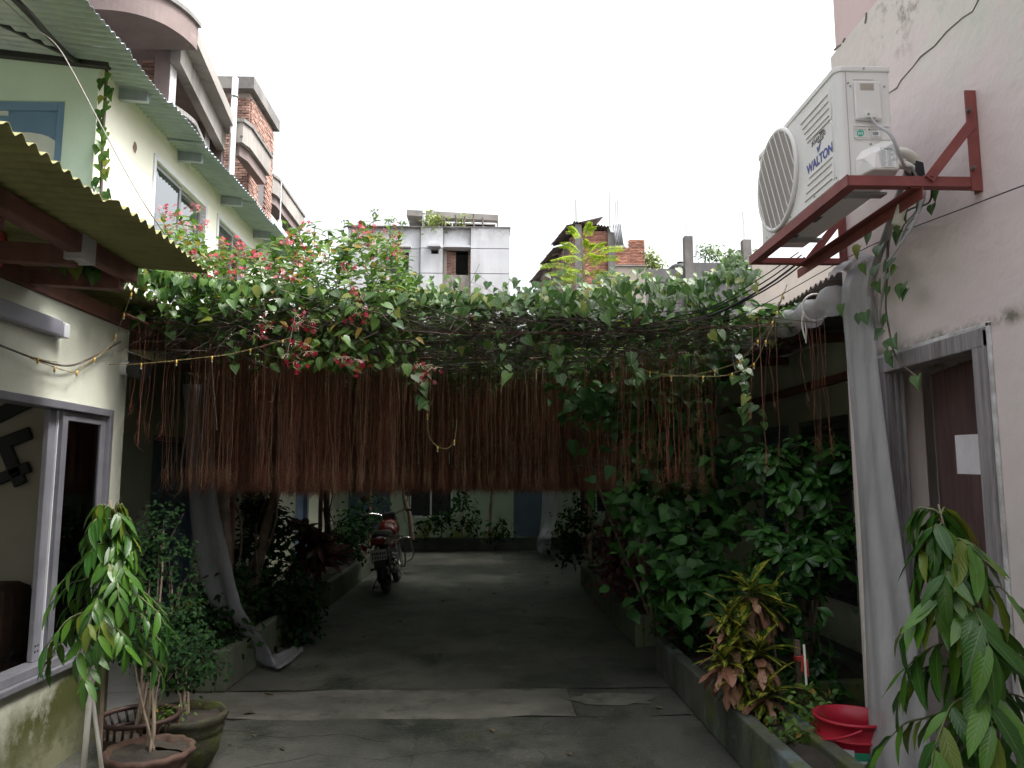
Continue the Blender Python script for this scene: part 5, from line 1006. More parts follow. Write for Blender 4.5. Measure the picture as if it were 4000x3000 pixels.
for _ in range(620):       # tangle of woody stems in the canopy
    x, y = random.uniform(-2.3, 2.1), random.choice((random.uniform(4.95, 6.2), random.uniform(5, 11.5), random.uniform(5, 16))); a = random.gauss(0, .35)+(0 if random.random() < .7 else 1.57); L_ = random.uniform(.5, 1.8); pts = []
    for k in range(6): pts.append(Vector((x+math.cos(a)*L_*k/5+random.gauss(0, .03), y+math.sin(a)*L_*k/5+random.gauss(0, .03), 2.6+random.gauss(.02, .045))))
    if max(q.x for q in pts) < 2.2: strands.append((pts, random.uniform(.002, .006), random.uniform(.002, .004)))
for _ in range(420):
    px = random.uniform(600, 2850); y = random.uniform(4.9, 5.6); p = PY(px, random.uniform(1150, 1330), y); strands.append(([p, p+Vector((random.gauss(0, .1), random.gauss(0, .03), random.gauss(-.05, .05))), p+Vector((random.gauss(0, .3), random.gauss(0, .06), random.gauss(-.08, .1)))], .003, .0015))
for px, pts in ((0, [(880, 1300), (930, 1270), (870, 1340), (832, 1400), (832, 1480), (838, 1560), (848, 1680)]), (1, [(980, 1320), (1000, 1350), (1040, 1385), (1100, 1395), (1130, 1393)]), (2, [(1040, 1160), (1080, 1240), (1120, 1290), (1150, 1310)])): strands.append((smoothpath([PY(a, b, 5.0) for a, b in pts], 4), .005, .003))
for _ in range(900):       # finer netting of dead runners below the leaves
    x, y = random.uniform(-2.3, 1.9), random.uniform(5.3, 10.5); L_ = random.uniform(.4, 1.1); z = 2.57+random.gauss(0, .03); pts = [Vector((min(2.15, x+L_*k/3), y+random.gauss(0, .04), z+random.gauss(0, .012))) for k in range(4)]; strands.append((pts, .0022, .0016))
lines_mesh('woody_stems', strands, 'vine_stem', vn)
# hanging roots: a strand with a frayed tip, length 1 along +y of its own frame
def root_tpl(r, wob, fr):
    random.seed(int(r*1e5)+fr); m = MB(); x, z = 0, 0; pts = []
    for k in range(9): pts.append(Vector((x, k/8*.96, z))); x += random.gauss(0, wob); z += random.gauss(0, wob)
    m.tube(pts, [r*(1-.35*k/8) for k in range(9)], 3, cap=False); e = pts[-1]
    for _ in range(fr):
        st = pts[-2].lerp(e, random.random()); m.tube([st, st+Vector((random.gauss(0, .012), .05, random.gauss(0, .012))), st+Vector((random.gauss(0, .025), random.uniform(.06, .14), random.gauss(0, .025)))], [.0013, .001, .0006], 3, cap=False)
    v = np.array([tuple(q) for q in m.v]); return v, m.f, np.zeros((len(v), 2))
TR = [root_tpl(.0026, .006, 6), root_tpl(.0021, .01, 5), root_tpl(.0032, .008, 8), root_tpl(.0018, .004, 4)]; random.seed(5)
A = []
def root(x, y, z0, z1, lean=.0):
    L_ = z0-z1; a = random.uniform(0, 6.28); d = np.array([random.gauss(0, .012)+lean, random.gauss(0, .012), -1]); M_ = np.eye(4); M_[:3, 0] = (math.cos(a), math.sin(a), 0); M_[:3, 2] = (-math.sin(a), math.cos(a), 0); M_[:3, 1] = d*L_; M_[:3, 3] = (x, y, z0); A.append(M_)
k = 0
while k < 5000:
    y = 5.45+5.6*random.random()**1.15; x = random.uniform(-2.42, 1.62); px = 1900+3004*x/y
    if y < interp(px, [600, 1250, 1500, 1750, 2350, 2480], [5.3, 5.5, 6.3, 7.6, 7.2, 5.4])+random.gauss(0, .3): continue
    if math.sin(x*9+y*2.3)+math.sin(x*31+y*7)*.9 < random.uniform(-1.5, 1.5): continue
    if px > 2450 and random.random() > .18: continue
    if px > 2250 and random.random() > .7: continue
    if px < 760 and random.random() > .55: continue
    bot = 1.6-.0128*y+random.gauss(0, .009) if random.random() < .9 else random.uniform(1.5, 2.0)
    for _ in range(random.choice((1, 1, 2, 2, 3, 5))): root(x+random.gauss(0, .012), y+random.gauss(0, .02), 2.62+random.uniform(-.05, .05), bot+random.gauss(0, .006)); k += 1
for _ in range(60): px = random.uniform(2450, 2780); y = random.uniform(5.2, 6.5); p = PY(px, 1350, y); root(p.x, y, 2.58, random.uniform(1.5, 1.95))
for px in (3000, 3025, 3100, 3140, 3152, 3165, 3185, 3205, 3215, 2995, 2960, 2935, 3190): y = random.uniform(4.75, 4.95); p = PY(px, 1180, y); root(p.x, y, 2.62, random.uniform(1.6, 2.15), random.gauss(0, .02))
for px in (530, 545, 558, 575, 590, 612, 628, 640, 655): y = random.uniform(4.9, 5.3); p = PY(px, 1180, y); root(p.x, y, 2.6, random.uniform(1.75, 2.2))
foliage(vn, np.array(A), TR, 'root_rust', 300, name='aerial_root', rest='root_curtain')
A = []
for _ in range(200):
    px = random.uniform(640, 2450); y = interp(px, [600, 1250, 1500, 1750, 2350, 2480], [5.25, 5.4, 5.9, 6.8, 6.6, 5.3])+abs(random.gauss(0, .5)); p = PY(px, 1500, y); root(p.x, y, 2.6, 1.6-.0128*y+random.gauss(0, .01) if random.random() < .8 else random.uniform(1.55, 2.1))
foliage(vn, np.array(A), TR, 'root_pale', 0, name='aerial_root', rest='pale_roots')

# ---------------------------------------------------------------- Rangoon-creeper-like flowering climber on top at the left
random.seed(21); fc = thing('flowering_creeper', 'flowering climber with red and pink star clusters above the vine at left', 'climber', (-1.5, 5.8, 2.7))
cx, cy = [610, 650, 700, 760, 800, 860, 900, 960, 1040, 1090, 1130, 1180, 1240, 1300, 1350, 1420, 1480, 1540, 1590, 1640], [900, 850, 840, 860, 930, 945, 960, 950, 960, 900, 890, 910, 870, 900, 860, 880, 860, 900, 1010, 1110]
P, D, N, s = [], [], [], []; FR, FP = [], []; strands = []
shoots = []
for px, py, w in ((640, 870, 1), (690, 840, 1), (740, 850, 1), (770, 880, 1), (880, 950, .7), (940, 970, .7), (1000, 960, .8), (1075, 940, .8), (1120, 880, 1), (1165, 900, .8), (1230, 870, 1), (1280, 900, .8), (1345, 865, 1), (1420, 890, 1), (1465, 860, 1), (1525, 880, 1), (1560, 930, 1), (1590, 1000, .9), (1180, 960, .8), (1380, 940, .8)):
    y = random.uniform(5.3, 6.2); tip = PY(px, py, y); bs = PY(lerp(px, 1150, .25), 1190, y+random.uniform(-.15, .2)); mid = tip.lerp(bs, .5)+Vector((random.gauss(0, .06), random.gauss(0, .05), .05)); pth = smoothpath([bs, mid, tip], 8); strands.append((pth, .006, .0025)); shoots.append(pth)
    for q in pth[2:]:
        for sgn in (-1, 1):
            a = random.uniform(0, 6.28); addleaf(q, (math.cos(a), math.sin(a)*.8, random.uniform(-.2, .7)), (random.gauss(0, .4), -.4, 1), random.uniform(.06, .105))
for _ in range(4600):
    px = random.uniform(610, 1660); t = interp(px, cx, cy); py = lerp(max(t+25, 905), 1240, random.random()**.75) if random.random() < .5 else random.uniform(max(t+25, 905), interp(px, [610, 1000, 1500, 1660], [1120, 1200, 1240, 1230])); y = random.uniform(4.95, 6.4)
    d_ = math.sin(px*.017+1)+math.sin(py*.03+px*.011)
    if random.random() > .62+.2*d_: continue
    a = random.uniform(0, 6.28); addleaf(PY(px, py, y), (math.cos(a), math.sin(a), random.uniform(-.5, .6)), (random.gauss(0, .4), -.45+random.gauss(0, .3), 1), random.uniform(.055, .1))
for _ in range(330):       # drooping sprays in front
    px = random.gauss(1330, 150); py = random.uniform(1200, 1430); a = random.uniform(0, 6.28)
    if not 1050 < px < 1640: continue
    addleaf(PY(px, py, random.uniform(4.95, 5.25)), (math.cos(a), -.3, -.5), (random.gauss(0, .4), -.7, .8), random.uniform(.055, .1))
foliage(fc, frames(P, D, N, s), TC, 'leaf_creeper', 300)
lines_mesh('woody_stems', strands, 'vine_stem', fc)
def flower_tpl():
    v, f = [], []
    for k in range(5):
        a = 2*math.pi*k/5; c_, s_ = math.cos(a), math.sin(a); o = len(v)
        for r, w, h in ((.06, .10, 1.0), (.45, .26, 1.06), (.95, .05, .92)): v += [(c_*r-s_*w, h, s_*r+c_*w), (c_*r+s_*w, h, s_*r-c_*w)]
        f += [(o, o+1, o+3, o+2), (o+2, o+3, o+5, o+4)]
    return np.array(v), f, np.zeros((len(v), 2))
TF = [flower_tpl()]
def bud_tpl():
    m = MB(); m.tube([(0, 0, 0), (.03, .5, 0), (0, 1.1, 0), (0, 1.5, 0)], [.03, .025, .05, .01], 4, cap=False); v = np.array([tuple(q) for q in m.v]); return v, m.f, np.zeros((len(v), 2))
TB = [bud_tpl()]; fl = {'r': ([], [], [], []), 'p': ([], [], [], []), 'b': ([], [], [], [])}
clusters = [(640, 830), (690, 840), (765, 815), (730, 880), (660, 885), (800, 890), (865, 950), (930, 955), (960, 990), (905, 985), (1005, 1010), (830, 1000), (770, 990), (700, 1010), (740, 1065), (880, 1030), (1075, 1060), (1140, 935), (1150, 1020), (1185, 1000), (1200, 890), (1115, 940), (1160, 1075), (1270, 1010), (1400, 900), (1430, 925), (1470, 905), (1530, 900), (1550, 935), (1450, 955), (1415, 940), (1350, 1050), (1560, 990), (1400, 1155), (1415, 1215), (1395, 1240), (1180, 1250), (1160, 1280), (1205, 1270), (1030, 1270), (1050, 1290), (1010, 1320), (1150, 1350), (1190, 1360), (1130, 1400), (1160, 1430), (1205, 1390), (1350, 1410), (1410, 1425), (1330, 1410), (1640, 1440), (1690, 1450), (1655, 1475), (1100, 1090), (940, 1060), (820, 1075), (1480, 1030)]
for px, py in clusters:
    y = random.uniform(4.88, 5.1) if py < 1150 else 4.9; c = PY(px, py, y); n = random.randint(5, 9); hang = -1 if py > 1180 else 1
    for k in range(n):
        a = random.uniform(0, 6.28); d = Vector((math.cos(a)*.8, math.sin(a)*.8-.5, hang*random.uniform(.1, 1))).normalized(); typ = random.choice('rrrp' if py > 1150 or random.random() < .5 else 'rpp'); L_ = fl[typ]; q = c+Vector((random.gauss(0, .028), random.gauss(0, .02), random.gauss(0, .028)))
        L_[0].append(tuple(q)); L_[1].append(tuple(d)); L_[2].append((random.gauss(0, 1), random.gauss(0, 1), .3)); L_[3].append(random.uniform(.015, .022))
    for k in range(random.randint(8, 15)):
        a = random.uniform(0, 6.28); d = Vector((math.cos(a), math.sin(a), hang*random.uniform(-.1, 1.2))); b_ = fl['b']; b_[0].append(tuple(c+Vector((random.gauss(0, .015), random.gauss(0, .015), -.03*hang)))); b_[1].append(tuple(d)); b_[2].append((.3, .2, 1)); b_[3].append(random.uniform(.025, .045))
for kk, mt, nm, tp, rs in (('r', 'flower_red', 'flower', TF, 'flowers'), ('p', 'flower_pink', 'flower', TF, 'flowers'), ('b', 'flower_bud', 'bud', TB, 'buds')): L_ = fl[kk]; foliage(fc, frames(*L_), tp, mt, 150 if kk != 'b' else 100, nm, rs)

# ---------------------------------------------------------------- climbing shoots on the walls
def climber(lab, stem, leaves, sc, r=.007, mat='vine_stem'):
    t = thing('climbing_vine', lab, 'vine', stem[-1]); MB().tube(smoothpath(stem, 4), r, 6).build('stem', mat, t, smooth=True); PP = [l_[0] for l_ in leaves]
    foliage(t, frames([tuple(p) for p in PP], [l_[1] for l_ in leaves], [l_[2] for l_ in leaves], [sc*random.uniform(.75, 1.2) for _ in leaves]), TV, 'leaf_vine', 300)
lv = []
for i in range(30):
    py = lerp(290, 800, i/29); px = lerp(415, 392, i/29)+(random.choice((-14, 16))+random.gauss(0, 5)); a = random.gauss(0, .5); lv.append((PY(px, py, UY-.03), (math.sin(a)*.6, -.3, -.8), (random.gauss(0, .3), -.9, .4), ))
climber('heart-leaved climber up the corner between mint and cream walls', [PY(417, 262, UY-.01), PY(410, 400, UY-.015), PY(402, 520, UY-.01), PY(398, 650, UY-.015), PY(392, 830, UY-.01)], lv, .075, .014)
lv = [(PX(a, b, 2.10), (random.gauss(0, .2)-.3, random.gauss(0, .5), -.8), (-.9, -.3, .4)) for a, b in ((3545, 810), (3600, 800), (3665, 745), (3640, 800), (3510, 880), (3515, 900), (3440, 960), (3360, 960), (3395, 905), (3485, 1010), (3500, 1040), (3465, 1070), (3430, 1100), (3470, 1120), (3465, 1235), (3380, 1220), (3355, 1225), (3290, 1190), (3235, 1180), (3450, 1290), (3470, 1330), (3475, 1370), (3490, 1320), (3480, 1395), (3440, 1290), (3530, 1110), (3545, 1130), (3420, 1040), (3375, 1030), (3585, 1470))]
climber('heart-leaved shoots climbing the conduit on the right wall', [PX(a, b, x) for a, b, x in ((3640, 720, 2.05), (3630, 790, 2.1), (3560, 815, 2.13), (3500, 860, 2.14), (3470, 930, 2.14), (3470, 1020, 2.14), (3465, 1100, 2.14), (3460, 1200, 2.15), (3475, 1300, 2.16), (3490, 1370, 2.15), (3520, 1420, 2.12), (3580, 1470, 2.1))], lv, .075, .005)

# ---------------------------------------------------------------- weeping lance-leaved saplings
def weeping(lab, base, topp, spread, leafL, nbr, nl, reach, mat='leaf_ashoka', nyoung=10, sd=1):
    random.seed(sd); t = thing('weeping_sapling', lab, 'sapling', base); b, tp = Vector(base), Vector(topp); tr = smoothpath([b, b.lerp(tp, .4)+Vector((random.gauss(0, .02), 0, 0)), b.lerp(tp, .75)+Vector((random.gauss(0, .02), 0, 0)), tp], 6)
    MB().tube(tr, [lerp(.011, .003, i/(len(tr)-1)) for i in range(len(tr))], 8).build('trunk', 'bark_pale', t, smooth=True); P_, D_, N_, S_ = [], [], [], []; Y_ = ([], [], [], []); st = []
    for k in range(nbr):
        f = lerp(reach, .98, (k+random.random()*.6)/nbr); org = tr[min(int(f*(len(tr)-1)), len(tr)-1)]; a = k*2.4+random.gauss(0, .3); ln = spread*(.18+.95*(1-f)/(1-reach))*random.uniform(.6, 1.25); dv = Vector((math.cos(a), math.sin(a), 0)); pts = [org]
        for j in range(1, 6): u = j/5; pts.append(org+dv*ln*(u**.8)+Vector((0, 0, .06*u-ln*.8*u*u+random.gauss(0, .008))))
        q = smoothpath(pts, 3); st.append((q, .0045, .0018))
        for j in range(nl):
            u = (j+.6)/nl; p = q[min(int(u*(len(q)-1)), len(q)-1)]; sg = 1 if j % 2 else -1; sd_ = Vector((-dv.y, dv.x, 0))*sg; d = (dv*.5+sd_*.6+Vector((random.gauss(0, .15), random.gauss(0, .15), -.85))).normalized(); yng = f > .9 and random.random() < .35
            L_ = Y_ if yng else (P_, D_, N_, S_); L_[0].append(tuple(p)); L_[1].append(tuple(d)); nn = dv*.7+Vector((0, 0, .55))+sd_*.2; L_[2].append(tuple(nn)); L_[3].append(leafL*random.uniform(.65, 1.15)*(.75 if yng else 1))
        L_ = (P_, D_, N_, S_); L_[0].append(tuple(q[-1])); L_[1].append((dv.x*.2, dv.y*.2, -1)); L_[2].append(tuple(dv+Vector((0, 0, .3)))); L_[3].append(leafL)
    foliage(t, frames(P_, D_, N_, S_), TA, mat, 300)
    if Y_[0]: foliage(t, frames(*Y_), TA, 'leaf_young', 60)
    lines_mesh('branches', st, 'stem_green', t, n=4); return t
b = Vector((p4.x+.03, p4.y, .12)); weeping('weeping lance-leaved sapling tied to white stakes at lower left', b, PY(432, 1955, 3.75), .27, .12, 44, 10, .46, sd=4)
sk_ = thing('stake_pair', 'two crossed white stakes tied with string under the left sapling', 'stakes', (p4.x, p4.y, 0))
MB().tube([PY(322, 3060, 3.66), PY(352, 2700, 3.66), PY(372, 2600, 3.68)], .0125, 8).build('stake', 'stick_white', sk_, smooth=True); MB().tube([PY(405, 3060, 3.69), PY(358, 2700, 3.69), PY(335, 2560, 3.7)], .009, 8).build('stake', 'stick_white', sk_, smooth=True)
MB().torus(PY(357, 2690, 3.675), (0, .2, 1), .022, .005, 14, 6).build('string_tie', 'sticker_green', sk_, smooth=True)
rb_ = Vector((1.76, 2.62, .0)); pot('flower_pot', 'pot under the large weeping sapling at lower right', rb_, [(0, 0), (.12, 0), (.16, .2), (.17, .24), (.15, .23)], 'terracotta', (.22, .15))
weeping('large weeping lance-leaved sapling before the doorway at lower right', rb_+Vector((0, 0, .2)), PY(3665, 1970, 2.64), .35, .175, 36, 9, .2, sd=12)

# ---------------------------------------------------------------- shrubs
def shrub(nm, lab, base, blobs, n, size, tpls, mat, stems=4, nobj=120, rosette=0, up=.5, cat='shrub', bark='bark', sr=.009, clump=.5, limit=None, wood=None):
    """blobs = [(centre, rx, ry, rz, weight)]; leaves sit on the outer part of each blob, in tufts"""
    base = Vector(base); t = thing(nm, lab, cat, base); P_, D_, N_, S_ = [], [], [], []; st = []; W_ = [b_[4] for b_ in blobs]; tufts = []
    m = MB()
    for b_ in blobs[:max(stems, 1)] if stems else []:
        c = Vector(b_[0]); mid = base.lerp(c, .55)+Vector((random.gauss(0, .03), random.gauss(0, .03), .04)); q = smoothpath([base+Vector((random.gauss(0, .015), random.gauss(0, .015), -.02)), mid, c], 5); m.tube(q, [lerp(sr, sr*.3, i/(len(q)-1)) for i in range(len(q))], 6)
        for _ in range(5): st.append(([c.lerp(mid, random.random()*.6), c+Vector((random.gauss(0, b_[1]*.4), random.gauss(0, b_[2]*.4), random.gauss(0, b_[3]*.4)))], sr*.3, sr*.12))
    if wood: q = smoothpath(wood, 5); m.tube(q, [lerp(sr*1.4, sr*.6, i/(len(q)-1)) for i in range(len(q))], 8)
    if m.v: m.build('stem', bark, t, smooth=True)
    nt = max(1, int(n/(rosette or 6)))
    for _ in range(nt):
        b_ = random.choices(blobs, W_)[0]; d = Vector((random.gauss(0, 1), random.gauss(0, 1), random.gauss(.15, 1))).normalized(); r = random.uniform(clump, 1)
        tufts.append((Vector(b_[0])+Vector((d.x*b_[1]*r, d.y*b_[2]*r, d.z*b_[3]*r)), d))
    for c, d in tufts:
        ax_ = (d*.6+Vector((0, -.25, up))).normalized(); k = rosette or 6; sc0 = random.uniform(.8, 1.15)
        u = ax_.orthogonal().normalized(); w = ax_.cross(u); a0 = random.uniform(0, 6.28)
        for j in range(k):
            a = a0+j*2.4; el = random.uniform(-.1, .75) if rosette else random.uniform(-.4, .7); dv = (u*math.cos(a)+w*math.sin(a))+ax_*el; p = c+(Vector((random.gauss(0, size*.9), random.gauss(0, size*.9), random.gauss(0, size*.9))) if not rosette else ax_*random.uniform(-.25, .1)*size)
            P_.append(tuple(p)); D_.append(tuple(dv+Vector((0, 0, -.15)))); N_.append(tuple(ax_+Vector((random.gauss(0, .25), random.gauss(0, .25), .1)))); S_.append(size*sc0*random.uniform(.7, 1.2))
    foliage(t, frames(P_, D_, N_, S_), tpls, mat, nobj)
    if st: lines_mesh('twigs', st, bark, t)
    return t
def bl(px, py, y, rx, rz, w=1., ry=None): return (PY(px, py, y), rx, ry or rx, rz, w)
random.seed(31)
# potted trees at lower left
q1 = p1+Vector((0, 0, .26)); shrub('potted_tree', 'slim small-leaved tree growing from the terracotta pot at left', q1, [bl(570, 2480, 4.1, .15, .13, 1), bl(640, 2560, 4.1, .14, .10, .8), bl(560, 2380, 4.15, .13, .12, .7), bl(520, 2520, 4.05, .10, .10, .5)], 850, .032, TS, 'leaf_fine', stems=3, bark='bark_pale', wood=[q1, q1+Vector((.02, 0, .12)), PY(590, 2620, 4.1), PY(585, 2500, 4.1)], sr=.008, cat='tree')
q2 = p2+Vector((0, 0, .27)); shrub('potted_shrub', 'bushy dark shrub in the mossy green pot', q2, [bl(720, 2500, 4.75, .22, .17, 1), bl(760, 2600, 4.7, .2, .13, .9), bl(680, 2580, 4.7, .2, .13, .8), bl(690, 2420, 4.8, .16, .12, .6)], 1500, .034, TS, 'leaf_fine', stems=4, bark='bark_pale', sr=.009)
q3 = p3+Vector((0, 0, .23)); shrub('potted_tree', 'taller fine-leaved tree behind the left pots with thin reddish trunk', q3, [bl(620, 2110, 5.0, .2, .16, 1), bl(660, 2180, 5.0, .17, .14, .8), bl(590, 2230, 4.95, .18, .13, .8), bl(640, 2030, 5.05, .13, .13, .6), bl(700, 2290, 5.0, .16, .1, .5), bl(560, 2330, 4.9, .14, .12, .5), bl(690, 2380, 5.0, .14, .08, .4)], 1250, .036, TS, 'leaf_fine', stems=5, bark='bark', wood=[q3, q3+Vector((.05, .05, .3)), PY(625, 2350, 5.0), PY(630, 2130, 5.0)], sr=.01, cat='tree')
for k in range(1): shrub('ground_cover', 'low bright weeds growing in the mossy green pot', p2+Vector((-.03, -.06, .27)), [(p2+Vector((-.05, -.06, .3)), .12, .1, .03, 1)], 130, .03, TS, 'leaf_creeper', stems=0, nobj=60, cat='weeds')
shrub('small_shrub', 'bright green shoot tuft behind the left potted shrub', PZ(700, 2600, .1), [bl(690, 2380, 5.6, .12, .06, 1)], 90, .05, TC, 'leaf_creeper', stems=1, nobj=60)
# left planter row
shrub('planter_shrub', 'dark leafy shrub in the nearest left planter beside the plastic strip', (-2.2, 6.6, .28), [bl(880, 2420, 6.5, .2, .22, 1), bl(830, 2300, 6.6, .15, .2, .6), bl(905, 2280, 6.8, .14, .2, .6)], 620, .07, TC, 'leaf_fine', stems=3)
shrub('planter_shrub', 'dense dark shrub filling the left planter behind the plastic strip', (-2.3, 7.6, .28), [bl(1000, 2330, 7.6, .3, .22, 1), bl(1080, 2250, 7.8, .3, .28, 1), bl(960, 2180, 7.7, .2, .3, .8), bl(1150, 2360, 7.7, .25, .18, .8), bl(1060, 2080, 7.9, .2, .25, .7), bl(1000, 2000, 7.8, .2, .2, .5)], 1700, .085, TC, 'leaf_fine', stems=5, nobj=200)
shrub('planter_shrub', 'leafy shrub trailing over the left planter end near the motorcycle', (-2.1, 8.6, .28), [bl(1180, 2430, 8.0, .22, .12, 1), bl(1140, 2480, 7.7, .2, .1, .7), bl(1200, 2340, 8.3, .2, .14, .7)], 520, .08, TC, 'leaf_fine', stems=2)
shrub('dracaena', 'dracaena with reddish strap leaves in the left planter', (-2.25, 9.4, .28), [bl(1230, 2120, 9.3, .12, .08, 1), bl(1260, 2180, 9.4, .14, .1, 1), bl(1200, 2200, 9.3, .14, .1, 1), bl(1180, 2080, 9.2, .1, .08, .6)], 230, .28, TA, 'leaf_maroon', stems=3, rosette=14, nobj=150)
shrub('planter_shrub', 'tall thin shrub in the left planter behind the motorcycle', (-2.3, 12.6, .28), [bl(1400, 2060, 12.6, .35, .35, 1), bl(1360, 2130, 12.4, .3, .25, .8), bl(1440, 1990, 13, .3, .3, .6)], 700, .10, TC, 'leaf_fine', stems=3)
def trunk(lab, pts, r0, r1, extra=0, mat='bark'):
    t = thing('vine_trunk', lab, 'trunk', pts[0]); q = smoothpath(pts, 6); MB().tube(q, [lerp(r0, r1, i/(len(q)-1))*(1+.12*math.sin(i*1.7)) for i in range(len(q))], 10).build('trunk', mat, t, smooth=True)
    for k in range(extra): o = [p+Vector((random.gauss(0, .07), random.gauss(0, .05), 0)) for p in pts]; MB().tube(smoothpath(o, 5), random.uniform(.006, .014), 6).build('climbing_stem', mat, t, smooth=True)
trunk('thick leaning vine trunk in the nearest left planter', [PY(960, 2420, 7.5), PY(1000, 2250, 7.55), PY(1040, 2050, 7.6), PY(1080, 1880, 7.6), PY(1090, 1400, 7.6)], .055, .04, 4)
trunk('dark trunk wrapped in stems beside the left plastic strip', [PY(870, 2400, 7.0), PY(880, 2200, 7.05), PY(875, 2000, 7.1), PY(870, 1850, 7.1), PY(865, 1350, 7.1)], .06, .05, 6)
trunk('pale trunk farther back in the left planter row', [PY(1290, 2200, 11), PY(1280, 2050, 11), PY(1275, 1900, 11), PY(1270, 1500, 11)], .05, .04, 5)
trunk('thin dark trunk behind the motorcycle at the yard end', [PY(1610, 2110, 15.5), PY(1600, 2010, 15.5), PY(1580, 1940, 15.5), PY(1575, 1700, 15.5)], .05, .04, 2)
trunk('thin dark trunk before the end wall right of its window', [PY(1910, 2095, 16.9), PY(1918, 2000, 16.9), PY(1922, 1900, 16.9), PY(1925, 1700, 16.9)], .03, .025, 1)
trunk('trunk wrapped in stems in the far right planter', [PY(2400, 2250, 8.6), PY(2395, 2050, 8.6), PY(2390, 1880, 8.6), PY(2385, 1450, 8.6)], .05, .04, 5)
for i, (px, py, w, h, lab) in enumerate(((1660, 2060, .22, .25, 'young leafy plant before the end wall below its window'), (1720, 2050, .18, .2, 'bushy plant before the end wall window at its right side'), (1830, 2050, .22, .22, 'bushy plant before the end wall in the middle'), (1950, 2085, .25, .1, 'low plant before the end wall by the blue door'), (1800, 1960, .12, .3, 'thin climbing plant before the end wall'))):
    shrub('small_shrub', lab, PY(px, 2098, 16.9), [bl(px, py, 16.9, w, h, 1, .15), bl(px+18, py-20, 16.9, w*.6, h*.7, .6, .12)], 80, .13, TC, 'leaf_fine', stems=2, nobj=40)
# right-hand shrubs
shrub('serrated_shrub', 'tall shrub with big serrated leaves under the roots at right', (1.75, 6.3, .25), [bl(2600, 1980, 6.2, .3, .3, 1), bl(2700, 2150, 6.1, .32, .3, 1), bl(2560, 2150, 6.2, .28, .25, .8), bl(2780, 1990, 6.1, .28, .3, .9), bl(2650, 2330, 6.0, .25, .2, .8), bl(2800, 2300, 5.9, .22, .2, .7), bl(2480, 1930, 6.3, .18, .12, .5), bl(2850, 1800, 6.1, .22, .2, .6)], 950, .12, TM, 'leaf_mulberry', stems=6, nobj=300, up=.7, sr=.014)
shrub('serrated_shrub', 'tall leafy branches rising into the vine right of centre', (1.5, 6.9, .25), [bl(2350, 1600, 6.6, .35, .14, 1), bl(2500, 1560, 6.4, .3, .22, 1), bl(2620, 1640, 6.3, .25, .25, .8), bl(2680, 1520, 6.2, .2, .2, .8), bl(2240, 1580, 6.7, .2, .1, .4), bl(2560, 1740, 6.4, .22, .2, .6)], 640, .125, TM, 'leaf_mulberry', stems=5, nobj=250, up=.7, sr=.016)
gb_ = Vector(PY(3165, 2590, 5.3)); shrub('gardenia_tree', 'glossy-leaved small tree with forked trunk before the louvred window', gb_, [bl(3190, 1760, 5.3, .24, .13, .8), bl(3000, 1800, 5.35, .17, .12, .6), bl(3080, 1890, 5.3, .2, .13, .8), bl(3210, 1900, 5.2, .2, .14, .8), bl(3230, 2080, 5.1, .2, .2, 1), bl(3120, 2100, 5.3, .2, .2, 1), bl(3000, 2130, 5.4, .2, .2, .9), bl(3200, 2230, 5.1, .22, .15, 1), bl(3290, 1800, 5.0, .12, .12, .4), bl(3060, 2240, 5.3, .18, .12, .6)], 1150, .115, TG, 'leaf_gardenia', stems=8, rosette=8, nobj=300, up=.8, sr=.02, wood=[gb_, PY(3145, 2420, 5.3), PY(3130, 2280, 5.3)], cat='tree')
cb_ = Vector((1.78, 4.75, .25)); random.seed(44)
def croton(lab, base, heads, n, L_):
    t = thing('croton', lab, 'shrub', base); A1, A2 = ([], [], [], []), ([], [], [], []); st = []
    for c, r in heads:
        c = Vector(c); st.append((smoothpath([Vector(base), Vector(base).lerp(c, .6)+Vector((random.gauss(0, .02), 0, .02)), c], 5), .009, .005))
        for k in range(n):
            f = k/n; a = k*2.4+random.gauss(0, .15); el = lerp(1.3, -.85, f**.75); d = Vector((math.cos(a)*math.cos(el), math.sin(a)*math.cos(el), math.sin(el))); q = A2 if (f > .45 and random.random() < .75) else A1
            q[0].append(tuple(c+Vector((0, 0, -.09*f)))); q[1].append(tuple(d)); q[2].append(tuple(Vector((0, 0, 1))-d*.2+Vector((math.cos(a), math.sin(a), 0))*(-.5 if el > .6 else .2))); q[3].append(L_*r*random.uniform(.75, 1.15))
    foliage(t, frames(*A1), TK, 'leaf_croton', 200); foliage(t, frames(*A2), TK, 'leaf_croton_pink', 150); lines_mesh('stem', st, 'bark', t, n=6, stuff=False)
croton('variegated croton with yellow-veined and pinkish leaves in the right planter', cb_, [(PY(2930, 2300, 4.85), 1), (PY(2850, 2400, 4.8), .9), (PY(3000, 2340, 4.95), .9), (PY(2965, 2540, 4.65), 1), (PY(2860, 2510, 4.7), .95), (PY(2830, 2570, 4.6), .85), (PY(2990, 2700, 4.5), .95), (PY(2900, 2620, 4.6), .9)], 30, .2)
shrub('planter_shrub', 'dark broad-leaved shrub behind the croton', (2.1, 5.1, .25), [bl(3060, 2380, 5.2, .15, .12, 1), bl(3090, 2450, 5.1, .15, .1, .8), bl(3010, 2440, 5.2, .12, .1, .6)], 150, .13, TG, 'leaf_gardenia', stems=2, nobj=100)
shrub('planter_shrub', 'low dark glossy shrub beside the red-tied post', (2.2, 5.3, .25), [bl(3180, 2650, 5.3, .2, .13, 1), bl(3110, 2660, 5.2, .15, .1, .8), bl(3230, 2690, 5.25, .15, .1, .7), bl(3200, 2580, 5.3, .16, .08, .5)], 520, .065, TG, 'leaf_gardenia', stems=3, rosette=7, nobj=150)
